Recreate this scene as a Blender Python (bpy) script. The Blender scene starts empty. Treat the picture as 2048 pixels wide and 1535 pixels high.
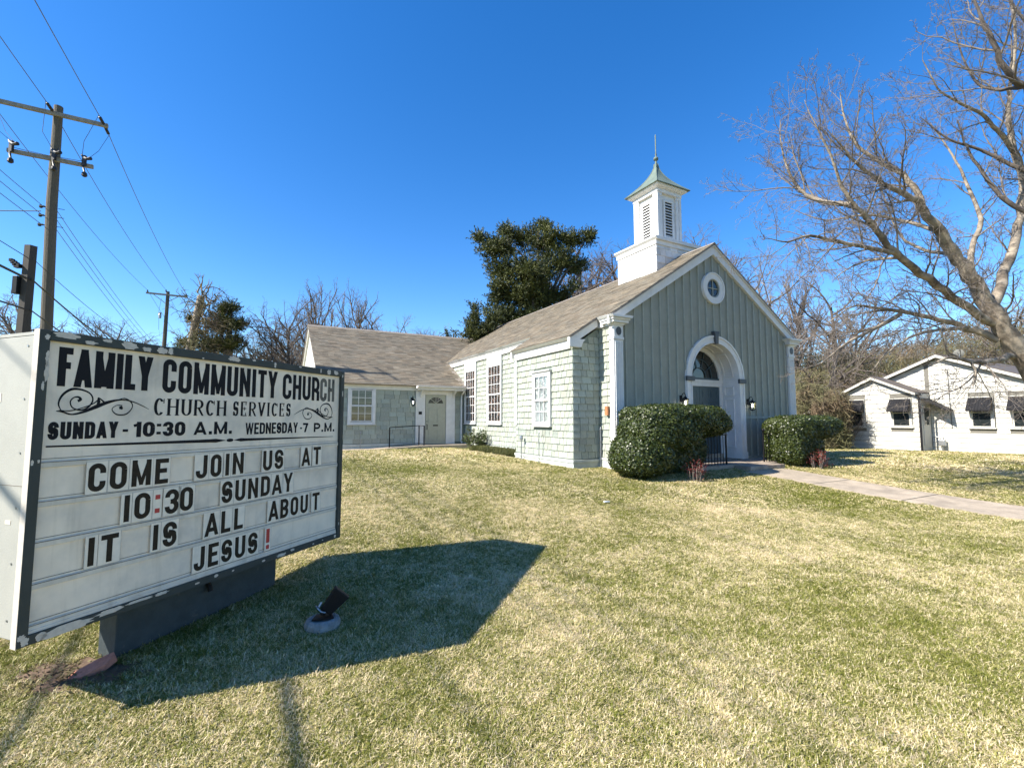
import bpy, math, random
import numpy as np
from mathutils import Vector, Matrix
random.seed(7); RNG = np.random.default_rng(11)
R = math.radians
SC = bpy.context.scene
COL = SC.collection

# ------------------------------------------------------------------ camera, world, sun, exposure
cam_d = bpy.data.cameras.new('camera'); cam = bpy.data.objects.new('camera', cam_d); COL.objects.link(cam)
cam.location = (0, 0, 1.6); cam.rotation_euler = (R(90 + 4.34), 0, 0)
cam_d.sensor_fit = 'HORIZONTAL'; cam_d.sensor_width = 36; cam_d.lens = 36 * 930 / 2048
cam_d.clip_start = 0.05; cam_d.clip_end = 2000
SC.camera = cam
SUN_AZ, SUN_EL = R(-112.9), R(40.4)          # azimuth clockwise from +Y
world = bpy.data.worlds.new('World'); SC.world = world; world.use_nodes = True
wn = world.node_tree; wn.nodes.clear()
sky = wn.nodes.new('ShaderNodeTexSky'); sky.sky_type = 'NISHITA'; sky.sun_disc = False
sky.sun_elevation = SUN_EL; sky.sun_rotation = SUN_AZ
sky.altitude = 100; sky.air_density = 1.0; sky.dust_density = 0.2; sky.ozone_density = 3.2
hs = wn.nodes.new('ShaderNodeHueSaturation'); hs.inputs['Saturation'].default_value = 1.34; hs.inputs['Hue'].default_value = 0.507; hs.inputs['Value'].default_value = 1.14
bg = wn.nodes.new('ShaderNodeBackground'); bg.inputs['Strength'].default_value = 0.10
wo = wn.nodes.new('ShaderNodeOutputWorld')
wn.links.new(sky.outputs[0], hs.inputs['Color']); wn.links.new(hs.outputs[0], bg.inputs['Color']); wn.links.new(bg.outputs[0], wo.inputs['Surface'])
sun_d = bpy.data.lights.new('sun', 'SUN'); sun_d.energy = 5.0; sun_d.angle = R(0.53); sun_d.color = (1, 0.94, 0.84)
sun = bpy.data.objects.new('sun', sun_d); COL.objects.link(sun)
sdir = Vector((math.sin(SUN_AZ) * math.cos(SUN_EL), math.cos(SUN_AZ) * math.cos(SUN_EL), math.sin(SUN_EL)))
sun.rotation_euler = sdir.to_track_quat('Z', 'Y').to_euler(); sun.location = (-30, -10, 40)
SC.view_settings.view_transform = 'Standard'; SC.view_settings.look = 'None'
SC.view_settings.exposure = 1.18; SC.view_settings.gamma = 1.0; SC.view_settings.use_curve_mapping = False
SC.cycles.max_bounces = 6; SC.cycles.transparent_max_bounces = 12; SC.cycles.use_denoising = True; SC.cycles.denoiser = 'OPENIMAGEDENOISE'; SC.cycles.denoising_input_passes = 'RGB_ALBEDO_NORMAL'; SC.cycles.denoising_prefilter = 'ACCURATE'

# ------------------------------------------------------------------ frames
YA = R(28.42)                                  # the church is turned by this angle
OC = Vector((11.70 * math.cos(YA) - 9.12 * math.sin(YA), 11.70 * math.sin(YA) + 9.12 * math.cos(YA), 0))
def CW(u, v, z=0.0):                           # church frame -> world
    return Vector((OC.x + u * math.cos(YA) - v * math.sin(YA), OC.y + u * math.sin(YA) + v * math.cos(YA), z))
def WC(x, y):
    dx, dy = x - OC.x, y - OC.y
    return dx * math.cos(YA) + dy * math.sin(YA), -dx * math.sin(YA) + dy * math.cos(YA)
def at(px, py, Y):                             # where a line of sight through the photo reaches depth Y
    a = (px - 1024) / 930; b = -(py - 767.5) / 930; p = R(4.34)
    d = Vector((a, math.cos(p) - b * math.sin(p), math.sin(p) + b * math.cos(p)))
    return Vector((0, 0, 1.6)) + d * (Y / d.y)
def sm(a, b, x):
    t = min(1, max(0, (x - a) / (b - a))); return t * t * (3 - 2 * t)
def G(u, v):                                   # height of the ground
    z = 0.36 * sm(-6.5, 0.5, v) + .04 * sm(.5, 8, v) + .05 * sm(-3, -6, u) * sm(0, 3, v)
    z -= 0.17 * sm(4, 12, u) * sm(-3.5, 0, v)
    return z
def GW(x, y):
    return G(*WC(x, y))

# ------------------------------------------------------------------ materials
def mat(name, col, rough=0.6, metal=0.0, spec=0.5, var=0.0, vscale=5.0, bump=0.0, bscale=30.0, col2=None, lo=.35, hi=.65,
        attr=None, stretch=None, trans=0.0, emit=None, streak=0.0, grain=0.0, gscale=80, coat=0.0):
    m = bpy.data.materials.new(name); m.use_nodes = True
    nt = m.node_tree; N = nt.nodes; L = nt.links; b = N['Principled BSDF']
    b.inputs['Roughness'].default_value = rough; b.inputs['Metallic'].default_value = metal
    b.inputs['Specular IOR Level'].default_value = spec
    if coat: b.inputs['Coat Weight'].default_value = coat
    tc = N.new('ShaderNodeTexCoord'); vec = tc.outputs['Object']
    if stretch:
        mp = N.new('ShaderNodeMapping'); mp.inputs['Scale'].default_value = stretch; L.new(vec, mp.inputs[0]); vec = mp.outputs[0]
    def noise(sc, det=5, v=None):
        n = N.new('ShaderNodeTexNoise'); n.inputs['Scale'].default_value = sc; n.inputs['Detail'].default_value = det
        n.inputs['Roughness'].default_value = .62
        L.new(v or vec, n.inputs['Vector']); return n.outputs['Fac']
    def ramp(f, a, b_):
        r = N.new('ShaderNodeMapRange'); r.inputs['From Min'].default_value = a; r.inputs['From Max'].default_value = b_
        r.interpolation_type = 'SMOOTHSTEP'; L.new(f, r.inputs['Value']); return r.outputs[0]
    def mix(f, a, b_, mode='MIX'):
        x = N.new('ShaderNodeMix'); x.data_type = 'RGBA'; x.blend_type = mode
        if isinstance(f, float): x.inputs[0].default_value = f
        else: L.new(f, x.inputs[0])
        for i, c in ((6, a), (7, b_)):
            if isinstance(c, (tuple, list)): x.inputs[i].default_value = (*c[:3], 1)
            else: L.new(c, x.inputs[i])
        return x.outputs[2]
    c = tuple(col)
    if col2 is not None:
        c = mix(ramp(noise(vscale), lo, hi), c, tuple(col2))
    if var:
        f = ramp(noise(vscale * 1.7 + .3, 7), .3, .7)
        g = N.new('ShaderNodeMapRange'); g.inputs['To Min'].default_value = 1 - var; g.inputs['To Max'].default_value = 1 + var * .6
        L.new(f, g.inputs['Value']); c = mix(1.0, c, g.outputs[0], 'MULTIPLY')
    if grain:
        f = noise(gscale, 3)
        g = N.new('ShaderNodeMapRange'); g.inputs['From Min'].default_value = .3; g.inputs['From Max'].default_value = .7
        g.inputs['To Min'].default_value = 1 - grain; g.inputs['To Max'].default_value = 1 + grain
        L.new(f, g.inputs['Value']); c = mix(1.0, c, g.outputs[0], 'MULTIPLY')
    if streak:                                   # rain streaks and dirt running down
        mp = N.new('ShaderNodeMapping'); mp.inputs['Scale'].default_value = (9, 9, .7); L.new(tc.outputs['Object'], mp.inputs[0])
        f = ramp(noise(1.6, 6, mp.outputs[0]), .52, .8)
        c = mix(f, c, mix(1.0, c, (1 - streak, 1 - streak * 1.05, 1 - streak * 1.2), 'MULTIPLY'))
    if attr:
        a = N.new('ShaderNodeAttribute'); a.attribute_name = attr; c = mix(1.0, c, a.outputs['Color'], 'MULTIPLY')
    if isinstance(c, tuple): b.inputs['Base Color'].default_value = (*c, 1)
    else: L.new(c, b.inputs['Base Color'])
    if bump:
        bp = N.new('ShaderNodeBump'); bp.inputs['Strength'].default_value = bump; bp.inputs['Distance'].default_value = .02
        L.new(noise(bscale, 6), bp.inputs['Height']); L.new(bp.outputs[0], b.inputs['Normal'])
    if trans: b.inputs['Transmission Weight'].default_value = trans
    if emit:
        b.inputs['Emission Color'].default_value = (*emit[0], 1); b.inputs['Emission Strength'].default_value = emit[1]
    return m

M = {}
M['white'] = mat('white_paint', (.64, .63, .61), .45, var=.07, vscale=2.5, streak=.10, bump=.08, bscale=25)
M['white2'] = mat('white_shingle_paint', (.62, .61, .59), .6, var=.09, vscale=6, attr='tone', bump=.3, bscale=60)
M['sage'] = mat('sage_shingle_paint', (.345, .372, .312), .72, var=.13, vscale=7, attr='tone', bump=.5, bscale=45, stretch=(6, 6, 1), streak=.10)
M['sagebase'] = mat('sage_shadow_gap', (.17, .20, .17), .9)
M['facade'] = mat('grey_green_board_paint', (.26, .268, .225), .6, var=.10, vscale=1.2, streak=.14, bump=.12, bscale=20)
M['batten'] = mat('grey_green_batten_highlight', (.29, .30, .25), .55, var=.10, vscale=3, streak=.12)  # board paint lightened, so the battens' highlights sit in the colour
M['trimgrey'] = mat('dark_grey_trim_paint', (.055, .06, .065), .5, var=.1)
M['roof'] = mat('roof_shingle_granules', (.165, .138, .098), .92, var=.22, vscale=1.0, attr='tone', bump=.5, bscale=120, grain=.28, gscale=60)
M['ridge'] = mat('ridge_cap_granules', (.25, .215, .18), .92, var=.2, grain=.3, gscale=90)
M['copper'] = mat('green_copper', (.125, .165, .135), .7, metal=.1, col2=(.075, .08, .06), vscale=2.2, lo=.5, hi=.75, var=.15)
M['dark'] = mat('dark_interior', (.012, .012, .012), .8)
M['blind'] = mat('window_blind', (.22, .21, .18), .8, var=.2)
M['brownint'] = mat('brown_curtain', (.10, .045, .032), .8, var=.5, vscale=3, stretch=(1, 6, .4))
M['paleint'] = mat('pale_blind', (.66, .66, .64), .8, var=.1)
M['glass'] = mat('window_glass', (.9, .95, .95), .04, spec=.6, trans=1.0)
M['darkglass'] = mat('dark_glass', (.018, .022, .022), .06, spec=.7, var=.3, vscale=1)
M['door'] = mat('slate_blue_door_paint', (.045, .072, .085), .4, var=.12)
M['beigedoor'] = mat('beige_door_paint', (.36, .36, .285), .4, var=.06)
M['black'] = mat('black_iron_paint', (.008, .008, .009), .5, spec=.2, bump=.1)
M['fabric'] = mat('black_awning', (.012, .012, .014), .7, spec=.2, var=.2, vscale=3)
M['orange'] = mat('orange_brown_plaque', (.36, .15, .06), .6, var=.2)
M['concrete'] = mat('walk_concrete', (.43, .35, .258), .9, col2=(.33, .272, .202), vscale=1.6, var=.18, bump=.5, bscale=60, grain=.22, gscale=70)
M['concrete2'] = mat('old_step_concrete', (.34, .275, .215), .9, col2=(.17, .13, .095), vscale=2.6, lo=.45, hi=.7, var=.2, bump=.5, grain=.2, gscale=60)
M['foundation'] = mat('foundation_paint', (.50, .52, .47), .8, col2=(.30, .28, .22), vscale=3, lo=.55, hi=.8, var=.12, bump=.3)
M['rough_stone'] = mat('pale_cast_concrete', (.24, .25, .24), .85, var=.35, vscale=14, bump=1.0, bscale=40)
M['brick'] = mat('red_brick_face', (.50, .20, .135), .85, var=.22, vscale=22, bump=.4, bscale=120)
M['soil'] = mat('bare_soil', (.16, .105, .065), .95, var=.3, vscale=12, bump=.8)
M['wood'] = mat('weathered_pole_wood', (.095, .08, .056), .85, var=.3, vscale=8, stretch=(14, 14, .9), bump=.6, bscale=8)
M['wood2'] = mat('grey_arm_wood', (.24, .22, .185), .85, var=.25, vscale=6, bump=.3)
M['polewood'] = mat('dark_creosote_wood', (.045, .038, .03), .8, var=.3, vscale=6, stretch=(10, 10, 1))
M['metal'] = mat('galvanised_metal', (.35, .36, .37), .4, metal=.8, var=.1)
M['ins'] = mat('insulator_ceramic', (.022, .02, .02), .5, spec=.3)
M['wire'] = mat('aluminium_wire', (.07, .08, .10), .5)
M['cable'] = mat('black_cable', (.012, .012, .013), .6)
M['bark'] = mat('pale_peeling_bark', (.30, .25, .19), .9, col2=(.12, .095, .07), vscale=3.2, lo=.42, hi=.62, var=.3, bump=.8, bscale=16)
M['twig'] = mat('grey_brown_twig', (.165, .138, .115), .85, var=.2, vscale=4)
M['farbark'] = mat('dark_tree_bark', (.10, .082, .07), .9, var=.3, vscale=2, bump=.4)
M['fartwig'] = mat('brown_grey_twigs', (.135, .108, .088), .9, var=.25, vscale=.8)
M['paletwig'] = mat('pale_grey_twigs', (.25, .215, .19), .9, var=.25, vscale=.8)
M['scrub'] = mat('brown_scrub', (.16, .115, .07), .95, col2=(.12, .115, .05), vscale=.6, lo=.4, hi=.6, var=.35, attr='tone')
M['housewhite'] = mat('cream_white_siding', (.50, .485, .43), .6, var=.06, vscale=1.3, streak=.10, bump=.1)
M['lapgap'] = mat('siding_lap_shade', (.16, .15, .125), .9)  # dark backing colour draws the shadow lines under the siding laps
M['houseroof'] = mat('dark_brown_roof', (.10, .082, .07), .9, var=.2, grain=.2)
M['panel'] = mat('sign_face_acrylic', (.86, .735, .58), .55, spec=.25, var=.08, vscale=2.2, streak=.16, col2=(.60, .53, .44), lo=.4, hi=.75)
M['tile'] = mat('clear_letter_tile', (.84, .74, .60), .5, spec=.25, var=.08, vscale=9, streak=.12)
M['tileedge'] = mat('letter_tile_edge', (.36, .31, .25), .5)
M['rail'] = mat('sign_letter_track', (.68, .61, .51), .5, spec=.25, streak=.2, var=.15, vscale=4)
M['grime'] = mat('grime_line', (.17, .14, .105), .8, var=.3, vscale=9)
M['ink'] = mat('black_vinyl_letter', (.010, .010, .012), .6, spec=.15)
M['ink2'] = mat('faded_brown_black_letter', (.030, .022, .014), .6, spec=.15, var=.25, vscale=25)
M['red'] = mat('red_letter', (.45, .03, .03), .4)
M['fadedink'] = mat('worn_pale_vinyl_letter', (.15, .135, .11), .6, spec=.15, col2=(.03, .028, .025), vscale=9, lo=.5, hi=.62)
M['signframe'] = mat('dark_slate_sign_paint', (.048, .054, .048), .6, spec=.3, var=.15, vscale=3, streak=.1, bump=.1, bscale=40)
M['signend'] = mat('pale_sign_end_paint', (.34, .335, .295), .6, var=.06, vscale=2.5, grain=.05, gscale=140, bump=.15, bscale=120)
M['chip'] = mat('bare_peeled_patch', (.56, .50, .42), .7, var=.12, vscale=20)
M['pedestal'] = mat('slate_pedestal_paint', (.05, .062, .065), .6, spec=.3, col2=(.15, .135, .11), vscale=7, lo=.62, hi=.78, var=.15, bump=.2)
M['bulb'] = mat('lit_bulb', (1, .95, .85), .4, emit=((1, .93, .8), 9.0))
M['whitepaper'] = mat('white_scrap', (.8, .8, .8), .7)

def leafmat(name, c1, c2, rough=.45, tr=.25, scale=3.0, spec=.5, rnd=.5):
    m = bpy.data.materials.new(name); m.use_nodes = True
    nt = m.node_tree; N = nt.nodes; L = nt.links; b = N['Principled BSDF']
    a = N.new('ShaderNodeAttribute'); a.attribute_name = 'tone'
    mx = N.new('ShaderNodeMix'); mx.data_type = 'RGBA'
    mx.inputs[6].default_value = (*c1, 1); mx.inputs[7].default_value = (*c2, 1)
    L.new(a.outputs['Fac'], mx.inputs[0]); L.new(mx.outputs[2], b.inputs['Base Color'])
    b.inputs['Roughness'].default_value = rough; b.inputs['Specular IOR Level'].default_value = spec
    t = N.new('ShaderNodeBsdfTranslucent'); L.new(mx.outputs[2], t.inputs['Color'])
    ms = N.new('ShaderNodeMixShader'); ms.inputs[0].default_value = tr
    out = N['Material Output']; L.new(b.outputs[0], ms.inputs[1]); L.new(t.outputs[0], ms.inputs[2]); L.new(ms.outputs[0], out.inputs['Surface'])
    return m
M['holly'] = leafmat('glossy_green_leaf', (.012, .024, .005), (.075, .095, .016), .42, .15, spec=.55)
M['cedar'] = leafmat('cedar_foliage', (.014, .024, .005), (.11, .12, .022), .6, .2)
M['nandina'] = leafmat('red_leaf', (.07, .008, .008), (.20, .04, .03), .5, .2)
M['liriope'] = leafmat('strap_leaf', (.035, .05, .012), (.16, .16, .05), .5, .3)
M['shrubleaf'] = leafmat('shrub_leaf', (.03, .05, .012), (.11, .13, .04), .4, .25)
M['vineleaf'] = leafmat('dry_vine', (.10, .07, .04), (.15, .13, .05), .8, .2)

# grass blade and lawn share the same patch pattern
def patch_nodes(nt, vec):
    N = nt.nodes; L = nt.links
    def nz(sc, det=4, ro=.6):
        n = N.new('ShaderNodeTexNoise'); n.inputs['Scale'].default_value = sc; n.inputs['Detail'].default_value = det
        n.inputs['Roughness'].default_value = ro; L.new(vec, n.inputs['Vector']); return n.outputs['Fac']
    def mth(op, a, b):
        x = N.new('ShaderNodeMath'); x.operation = op
        for i, q in enumerate((a, b)):
            if isinstance(q, (int, float)): x.inputs[i].default_value = q
            else: L.new(q, x.inputs[i])
        return x.outputs[0]
    return nz, mth
def ground_mat():
    m = bpy.data.materials.new('lawn_ground'); m.use_nodes = True
    nt = m.node_tree; N = nt.nodes; L = nt.links; b = N['Principled BSDF']; b.inputs['Roughness'].default_value = .95
    b.inputs['Specular IOR Level'].default_value = .15
    g = N.new('ShaderNodeNewGeometry'); nz, mth = patch_nodes(nt, g.outputs['Position'])
    f = mth('ADD', mth('ADD', mth('ADD', mth('MULTIPLY', nz(.40, 3), 1.1), -.15), mth('MULTIPLY', nz(2.3, 4, .7), .75)), mth('MULTIPLY', mth('SUBTRACT', nz(10, 3, .7), .5), .9))
    f = mth('ADD', f, mth('MULTIPLY', nz(28, 4, .8), .55))
    r = N.new('ShaderNodeValToRGB'); L.new(mth('MULTIPLY', f, .4545), r.inputs[0])
    e = r.color_ramp.elements; e[0].position = .40; e[0].color = (.13, .15, .035, 1); e[1].position = .60; e[1].color = (.50, .42, .26, 1)
    q = r.color_ramp.elements.new(.50); q.color = (.30, .275, .11, 1)
    dk = N.new('ShaderNodeMapRange'); dk.inputs['From Min'].default_value = .35; dk.inputs['From Max'].default_value = .6
    dk.inputs['To Min'].default_value = .62; dk.inputs['To Max'].default_value = 1.12; L.new(nz(60, 3, .8), dk.inputs['Value'])
    mx = N.new('ShaderNodeMix'); mx.data_type = 'RGBA'; mx.blend_type = 'MULTIPLY'; mx.inputs[0].default_value = 1
    L.new(r.outputs[0], mx.inputs[6]); L.new(dk.outputs[0], mx.inputs[7]); L.new(mx.outputs[2], b.inputs['Base Color'])
    bp = N.new('ShaderNodeBump'); bp.inputs['Strength'].default_value = .9; bp.inputs['Distance'].default_value = .035
    L.new(mth('ADD', nz(45, 5, .8), mth('MULTIPLY', nz(9, 3), .6)), bp.inputs['Height']); L.new(bp.outputs[0], b.inputs['Normal'])
    return m
def blade_mat():
    m = bpy.data.materials.new('grass_blade'); m.use_nodes = True
    nt = m.node_tree; N = nt.nodes; L = nt.links; b = N['Principled BSDF']; b.inputs['Roughness'].default_value = .55
    b.inputs['Specular IOR Level'].default_value = .3
    oi = N.new('ShaderNodeObjectInfo'); nz, mth = patch_nodes(nt, oi.outputs['Location'])
    f = mth('ADD', mth('ADD', mth('ADD', mth('MULTIPLY', nz(.40, 3), 1.1), -.15), mth('MULTIPLY', nz(2.3, 4, .7), .75)), mth('MULTIPLY', mth('SUBTRACT', nz(10, 3, .7), .5), .9))
    f = mth('ADD', f, mth('MULTIPLY', oi.outputs['Random'], .30)); f = mth('ADD', f, .165)
    a = N.new('ShaderNodeAttribute'); a.attribute_name = 'tone'
    f = mth('ADD', mth('MULTIPLY', f, .4545), mth('MULTIPLY', mth('SUBTRACT', a.outputs['Fac'], .5), .30))
    r = N.new('ShaderNodeValToRGB'); L.new(f, r.inputs[0])
    e = r.color_ramp.elements; e[0].position = .41; e[0].color = (.155, .168, .022, 1); e[1].position = .575; e[1].color = (.78, .65, .42, 1)
    q = r.color_ramp.elements.new(.485); q.color = (.46, .41, .14, 1)
    L.new(r.outputs[0], b.inputs['Base Color'])
    t = N.new('ShaderNodeBsdfTranslucent'); L.new(r.outputs[0], t.inputs['Color'])
    ms = N.new('ShaderNodeMixShader'); ms.inputs[0].default_value = .2
    L.new(b.outputs[0], ms.inputs[1]); L.new(t.outputs[0], ms.inputs[2]); L.new(ms.outputs[0], N['Material Output'].inputs['Surface'])
    return m
M['lawn'] = ground_mat(); M['blade'] = blade_mat()

# ------------------------------------------------------------------ object helpers
def tag(o, label=None, cat=None, group=None, kind=None):
    if label: o['label'] = label
    if cat: o['category'] = cat
    if group: o['group'] = group
    if kind: o['kind'] = kind
    return o
def thing(name, label, cat, loc=(0, 0, 0), rz=0.0, group=None):
    o = bpy.data.objects.new(name, None); o.empty_display_size = .2; COL.objects.link(o)
    o.location = loc; o.rotation_euler = (0, 0, rz); return tag(o, label, cat, group)

class MB:
    def __init__(s): s.v = []; s.f = []; s.t = []
    def add(s, vs, fs, tone=1.0):
        n = len(s.v); s.v.extend(vs); s.f.extend([tuple(i + n for i in f) for f in fs]); s.t.extend([tone] * len(fs)); return s
    def box(s, x0, x1, y0, y1, z0, z1, tone=1.0):
        vs = [(x, y, z) for z in (z0, z1) for y in (y0, y1) for x in (x0, x1)]
        return s.add(vs, [(0, 2, 3, 1), (4, 5, 7, 6), (0, 1, 5, 4), (2, 6, 7, 3), (0, 4, 6, 2), (1, 3, 7, 5)], tone)
    def hexa(s, p, tone=1.0):                      # 8 points, bottom 4 then top 4, both going round
        return s.add(p, [(0, 3, 2, 1), (4, 5, 6, 7), (0, 1, 5, 4), (1, 2, 6, 5), (2, 3, 7, 6), (3, 0, 4, 7)], tone)
    def prism(s, pts, ax, a0, a1, tone=1.0):       # 2-D polygon swept along an axis
        def P(p, a):
            return (a, p[0], p[1]) if ax == 'x' else ((p[0], a, p[1]) if ax == 'y' else (p[0], p[1], a))
        n = len(pts); vs = [P(p, a0) for p in pts] + [P(p, a1) for p in pts]
        fs = [tuple(range(n)), tuple(range(2 * n - 1, n - 1, -1))] + [(i, i + n, (i + 1) % n + n, (i + 1) % n) for i in range(n)]
        return s.add(vs, fs, tone)
    def tube(s, pts, r, n=6, tone=1.0, cap=True):
        pts = [Vector(p) for p in pts]; k = len(pts); rs = r if isinstance(r, (list, tuple)) else [r] * k
        ref = None; vs = []
        for i, p in enumerate(pts):
            d = (pts[min(i + 1, k - 1)] - pts[max(i - 1, 0)]).normalized()
            if ref is None or abs(ref.dot(d)) > .95:
                ref = Vector((0, 0, 1)) if abs(d.z) < .9 else Vector((1, 0, 0))
            x = d.cross(ref).normalized(); y = x.cross(d)
            for j in range(n):
                a = 2 * math.pi * j / n; vs.append(tuple(p + (x * math.cos(a) + y * math.sin(a)) * rs[i]))
        fs = [(i * n + j, i * n + (j + 1) % n, (i + 1) * n + (j + 1) % n, (i + 1) * n + j) for i in range(k - 1) for j in range(n)]
        if cap: fs += [tuple(range(n - 1, -1, -1)), tuple((k - 1) * n + j for j in range(n))]
        return s.add(vs, fs, tone)
    def lathe(s, prof, c=(0, 0, 0), n=16, tone=1.0):   # profile of (r, z)
        vs = [(c[0] + r * math.cos(2 * math.pi * j / n), c[1] + r * math.sin(2 * math.pi * j / n), c[2] + z) for r, z in prof for j in range(n)]
        k = len(prof)
        fs = [(i * n + j, i * n + (j + 1) % n, (i + 1) * n + (j + 1) % n, (i + 1) * n + j) for i in range(k - 1) for j in range(n)]
        fs += [tuple(range(n - 1, -1, -1)), tuple((k - 1) * n + j for j in range(n))]
        return s.add(vs, fs, tone)
    def mesh(s, name, m, smooth=False, bevel=0):
        me = bpy.data.meshes.new(name); me.from_pydata([tuple(v) for v in s.v], [], s.f)
        if any(t != 1.0 for t in s.t):
            a = me.attributes.new('tone', 'FLOAT_COLOR', 'FACE'); arr = np.ones((len(s.f), 4), np.float32)
            t = np.array([(q, q, q) if not isinstance(q, tuple) else q for q in s.t], np.float32); arr[:, :3] = t
            a.data.foreach_set('color', arr.ravel())
        else:
            a = me.attributes.new('tone', 'FLOAT_COLOR', 'FACE'); a.data.foreach_set('color', np.ones(len(s.f) * 4, np.float32))
        me.materials.append(M[m] if isinstance(m, str) else m)
        if smooth: me.polygons.foreach_set('use_smooth', [True] * len(me.polygons))
        me.update(); return me
    def build(s, name, m, parent=None, smooth=False, loc=None, rz=None, bevel=0, **kw):
        o = bpy.data.objects.new(name, s.mesh(name, m, smooth)); COL.objects.link(o)
        if parent: o.parent = parent
        if loc is not None: o.location = loc
        if rz is not None: o.rotation_euler = (0, 0, rz)
        if bevel:
            b = o.modifiers.new('bevel', 'BEVEL'); b.width = bevel; b.segments = 2; b.limit_method = 'ANGLE'
        return tag(o, **kw)
def npmesh(name, V, F, m, parent=None, tone=None, smooth=False, **kw):     # arrays: V (n,3), F (m,k)
    me = bpy.data.meshes.new(name); k = F.shape[1]
    me.vertices.add(len(V)); me.vertices.foreach_set('co', V.astype(np.float32).ravel())
    me.loops.add(F.size); me.loops.foreach_set('vertex_index', F.astype(np.int32).ravel())
    me.polygons.add(len(F)); me.polygons.foreach_set('loop_start', np.arange(0, F.size, k, dtype=np.int32))
    try: me.polygons.foreach_set('loop_total', np.full(len(F), k, np.int32))
    except Exception: pass
    if tone is not None:
        a = me.attributes.new('tone', 'FLOAT_COLOR', 'FACE'); arr = np.ones((len(F), 4), np.float32); arr[:, :3] = tone[:, None]
        a.data.foreach_set('color', arr.ravel())
    me.materials.append(M[m]); me.update(calc_edges=True)
    if smooth: me.polygons.foreach_set('use_smooth', np.ones(len(F), bool))
    o = bpy.data.objects.new(name, me); COL.objects.link(o)
    if parent: o.parent = parent
    return tag(o, **kw)
def piece(name, me, parent, loc, sc=(1, 1, 1), rot=(0, 0, 0), m=None):
    o = bpy.data.objects.new(name, me); COL.objects.link(o); o.parent = parent
    o.location = loc; o.scale = sc; o.rotation_euler = rot; return o

# ------------------------------------------------------------------ ground, walks
def ground():
    def axis(lo, hi, a, b, d, n):
        mid = list(np.arange(a, b + 1e-6, d)); left = list(a - np.geomspace(d, a - lo, n))[::-1]; right = list(b + np.geomspace(d, hi - b, n))
        return left + mid + right
    U = axis(-500, 600, -26, 24, .8, 14); V = axis(-400, 700, -14, 24, .8, 14)
    vs = []; fs = []
    for v in V:
        for u in U:
            p = CW(u, v, G(u, v)); vs.append(p)
    n = len(U)
    for j in range(len(V) - 1):
        for i in range(n - 1): fs.append((j * n + i, j * n + i + 1, (j + 1) * n + i + 1, (j + 1) * n + i))
    mb = MB(); mb.add(vs, fs); return mb.build('lawn', 'lawn', smooth=True, kind='structure')
ground()
def sheet(pts_uv, name, m, lift=.012, thick=.06, segs=14, joints=(), **kw):
    """a walk: strip given by (u_left,u_right) along v, following the ground"""
    pass
def walk():
    """slabs of the front walk, each its own piece"""
    root = None
    mb0 = MB(); rows = []
    root = thing('front_walk', None, None, CW(0, 0, 0), YA); root['kind'] = 'structure'
    v = -1.55; i = 0
    while v > -14:
        v2 = v - 1.62
        mb = MB(); k = 5
        vs = []; 
        for j in range(k + 1):
            vv = v + (v2 + .028 - v) * j / k
            for u in (-.98, .60): vs.append((u, vv, G(u, vv) + .018)); 
            for u in (.60, -.98): vs.append((u, vv, G(u, vv) - .10))
        fs = []
        for j in range(k):
            a = j * 4; b = a + 4
            for q in range(4): fs.append((a + q, b + q, b + (q + 1) % 4, a + (q + 1) % 4))
        fs += [(0, 1, 2, 3), (k * 4 + 3, k * 4 + 2, k * 4 + 1, k * 4)]
        mb.add(vs, fs); mb.build('slab', 'concrete', root); v = v2; i += 1
    st = thing('entrance_landing', None, None, CW(0, 0, 0), YA); st['kind'] = 'structure'
    MB().box(-2.35, 2.35, -1.05, -.02, .05, .412).build('landing', 'concrete2', st, bevel=.012)
    MB().box(-.70, .74, -1.52, -1.052, .05, .405).build('step', 'concrete2', st, bevel=.012)
    w = thing('side_walk', None, None, CW(0, 0, 0), YA); w['kind'] = 'structure'
    MB().box(-6.1, -3.95, 8.78, 9.62, .2, .565).build('door_slab', 'concrete', w, bevel=.01)
    MB().hexa([(-7.9, 8.78, .3), (-6.11, 8.78, .3), (-6.11, 9.62, .3), (-7.9, 9.62, .3), (-7.9, 8.78, .47), (-6.11, 8.78, .56), (-6.11, 9.62, .56), (-7.9, 9.62, .47)]).build('ramp', 'concrete', w)
    for i in range(4):
        a = -7.915 - i * 1.5; MB().box(a - 1.49, a, 8.80, 9.58, .3, .468).build('slab', 'concrete', w)
walk()

# ------------------------------------------------------------------ church
CH = thing('church', 'grey green church with white steeple, arched entrance and shingled side walls', 'church', CW(0, 0, 0), YA)
SL = .638; ZR = 6.82
def zr(u): return ZR - SL * abs(u)

def shingle_rows(z0, z1, a0, a1, exp, wmin, wmax, rng, holes=(), clip=None):
    out = []; z = z0; r = 0
    while z < z1 - .02:
        zt = min(z + exp, z1); a = a0 - rng.uniform(0, wmax) * (r % 2)
        while a < a1 - .01:
            w = rng.uniform(wmin, wmax); p0, p1 = max(a, a0), min(a + w, a1); a += w
            if p1 - p0 < .02: continue
            segs = [(p0, p1)]
            for (h0, h1, k0, k1) in holes:
                if zt > k0 + .02 and z < k1 - .02:
                    ns = []
                    for q0, q1 in segs:
                        if q1 <= h0 or q0 >= h1: ns.append((q0, q1)); continue
                        if q0 < h0 - .015: ns.append((q0, h0))
                        if q1 > h1 + .015: ns.append((h1, q1))
                    segs = ns
            for q0, q1 in segs:
                if clip and not clip((q0 + q1) / 2, z + .3 * (zt - z)): continue
                out.append((q0, q1, z, zt))
        z += exp; r += 1
    return out
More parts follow.
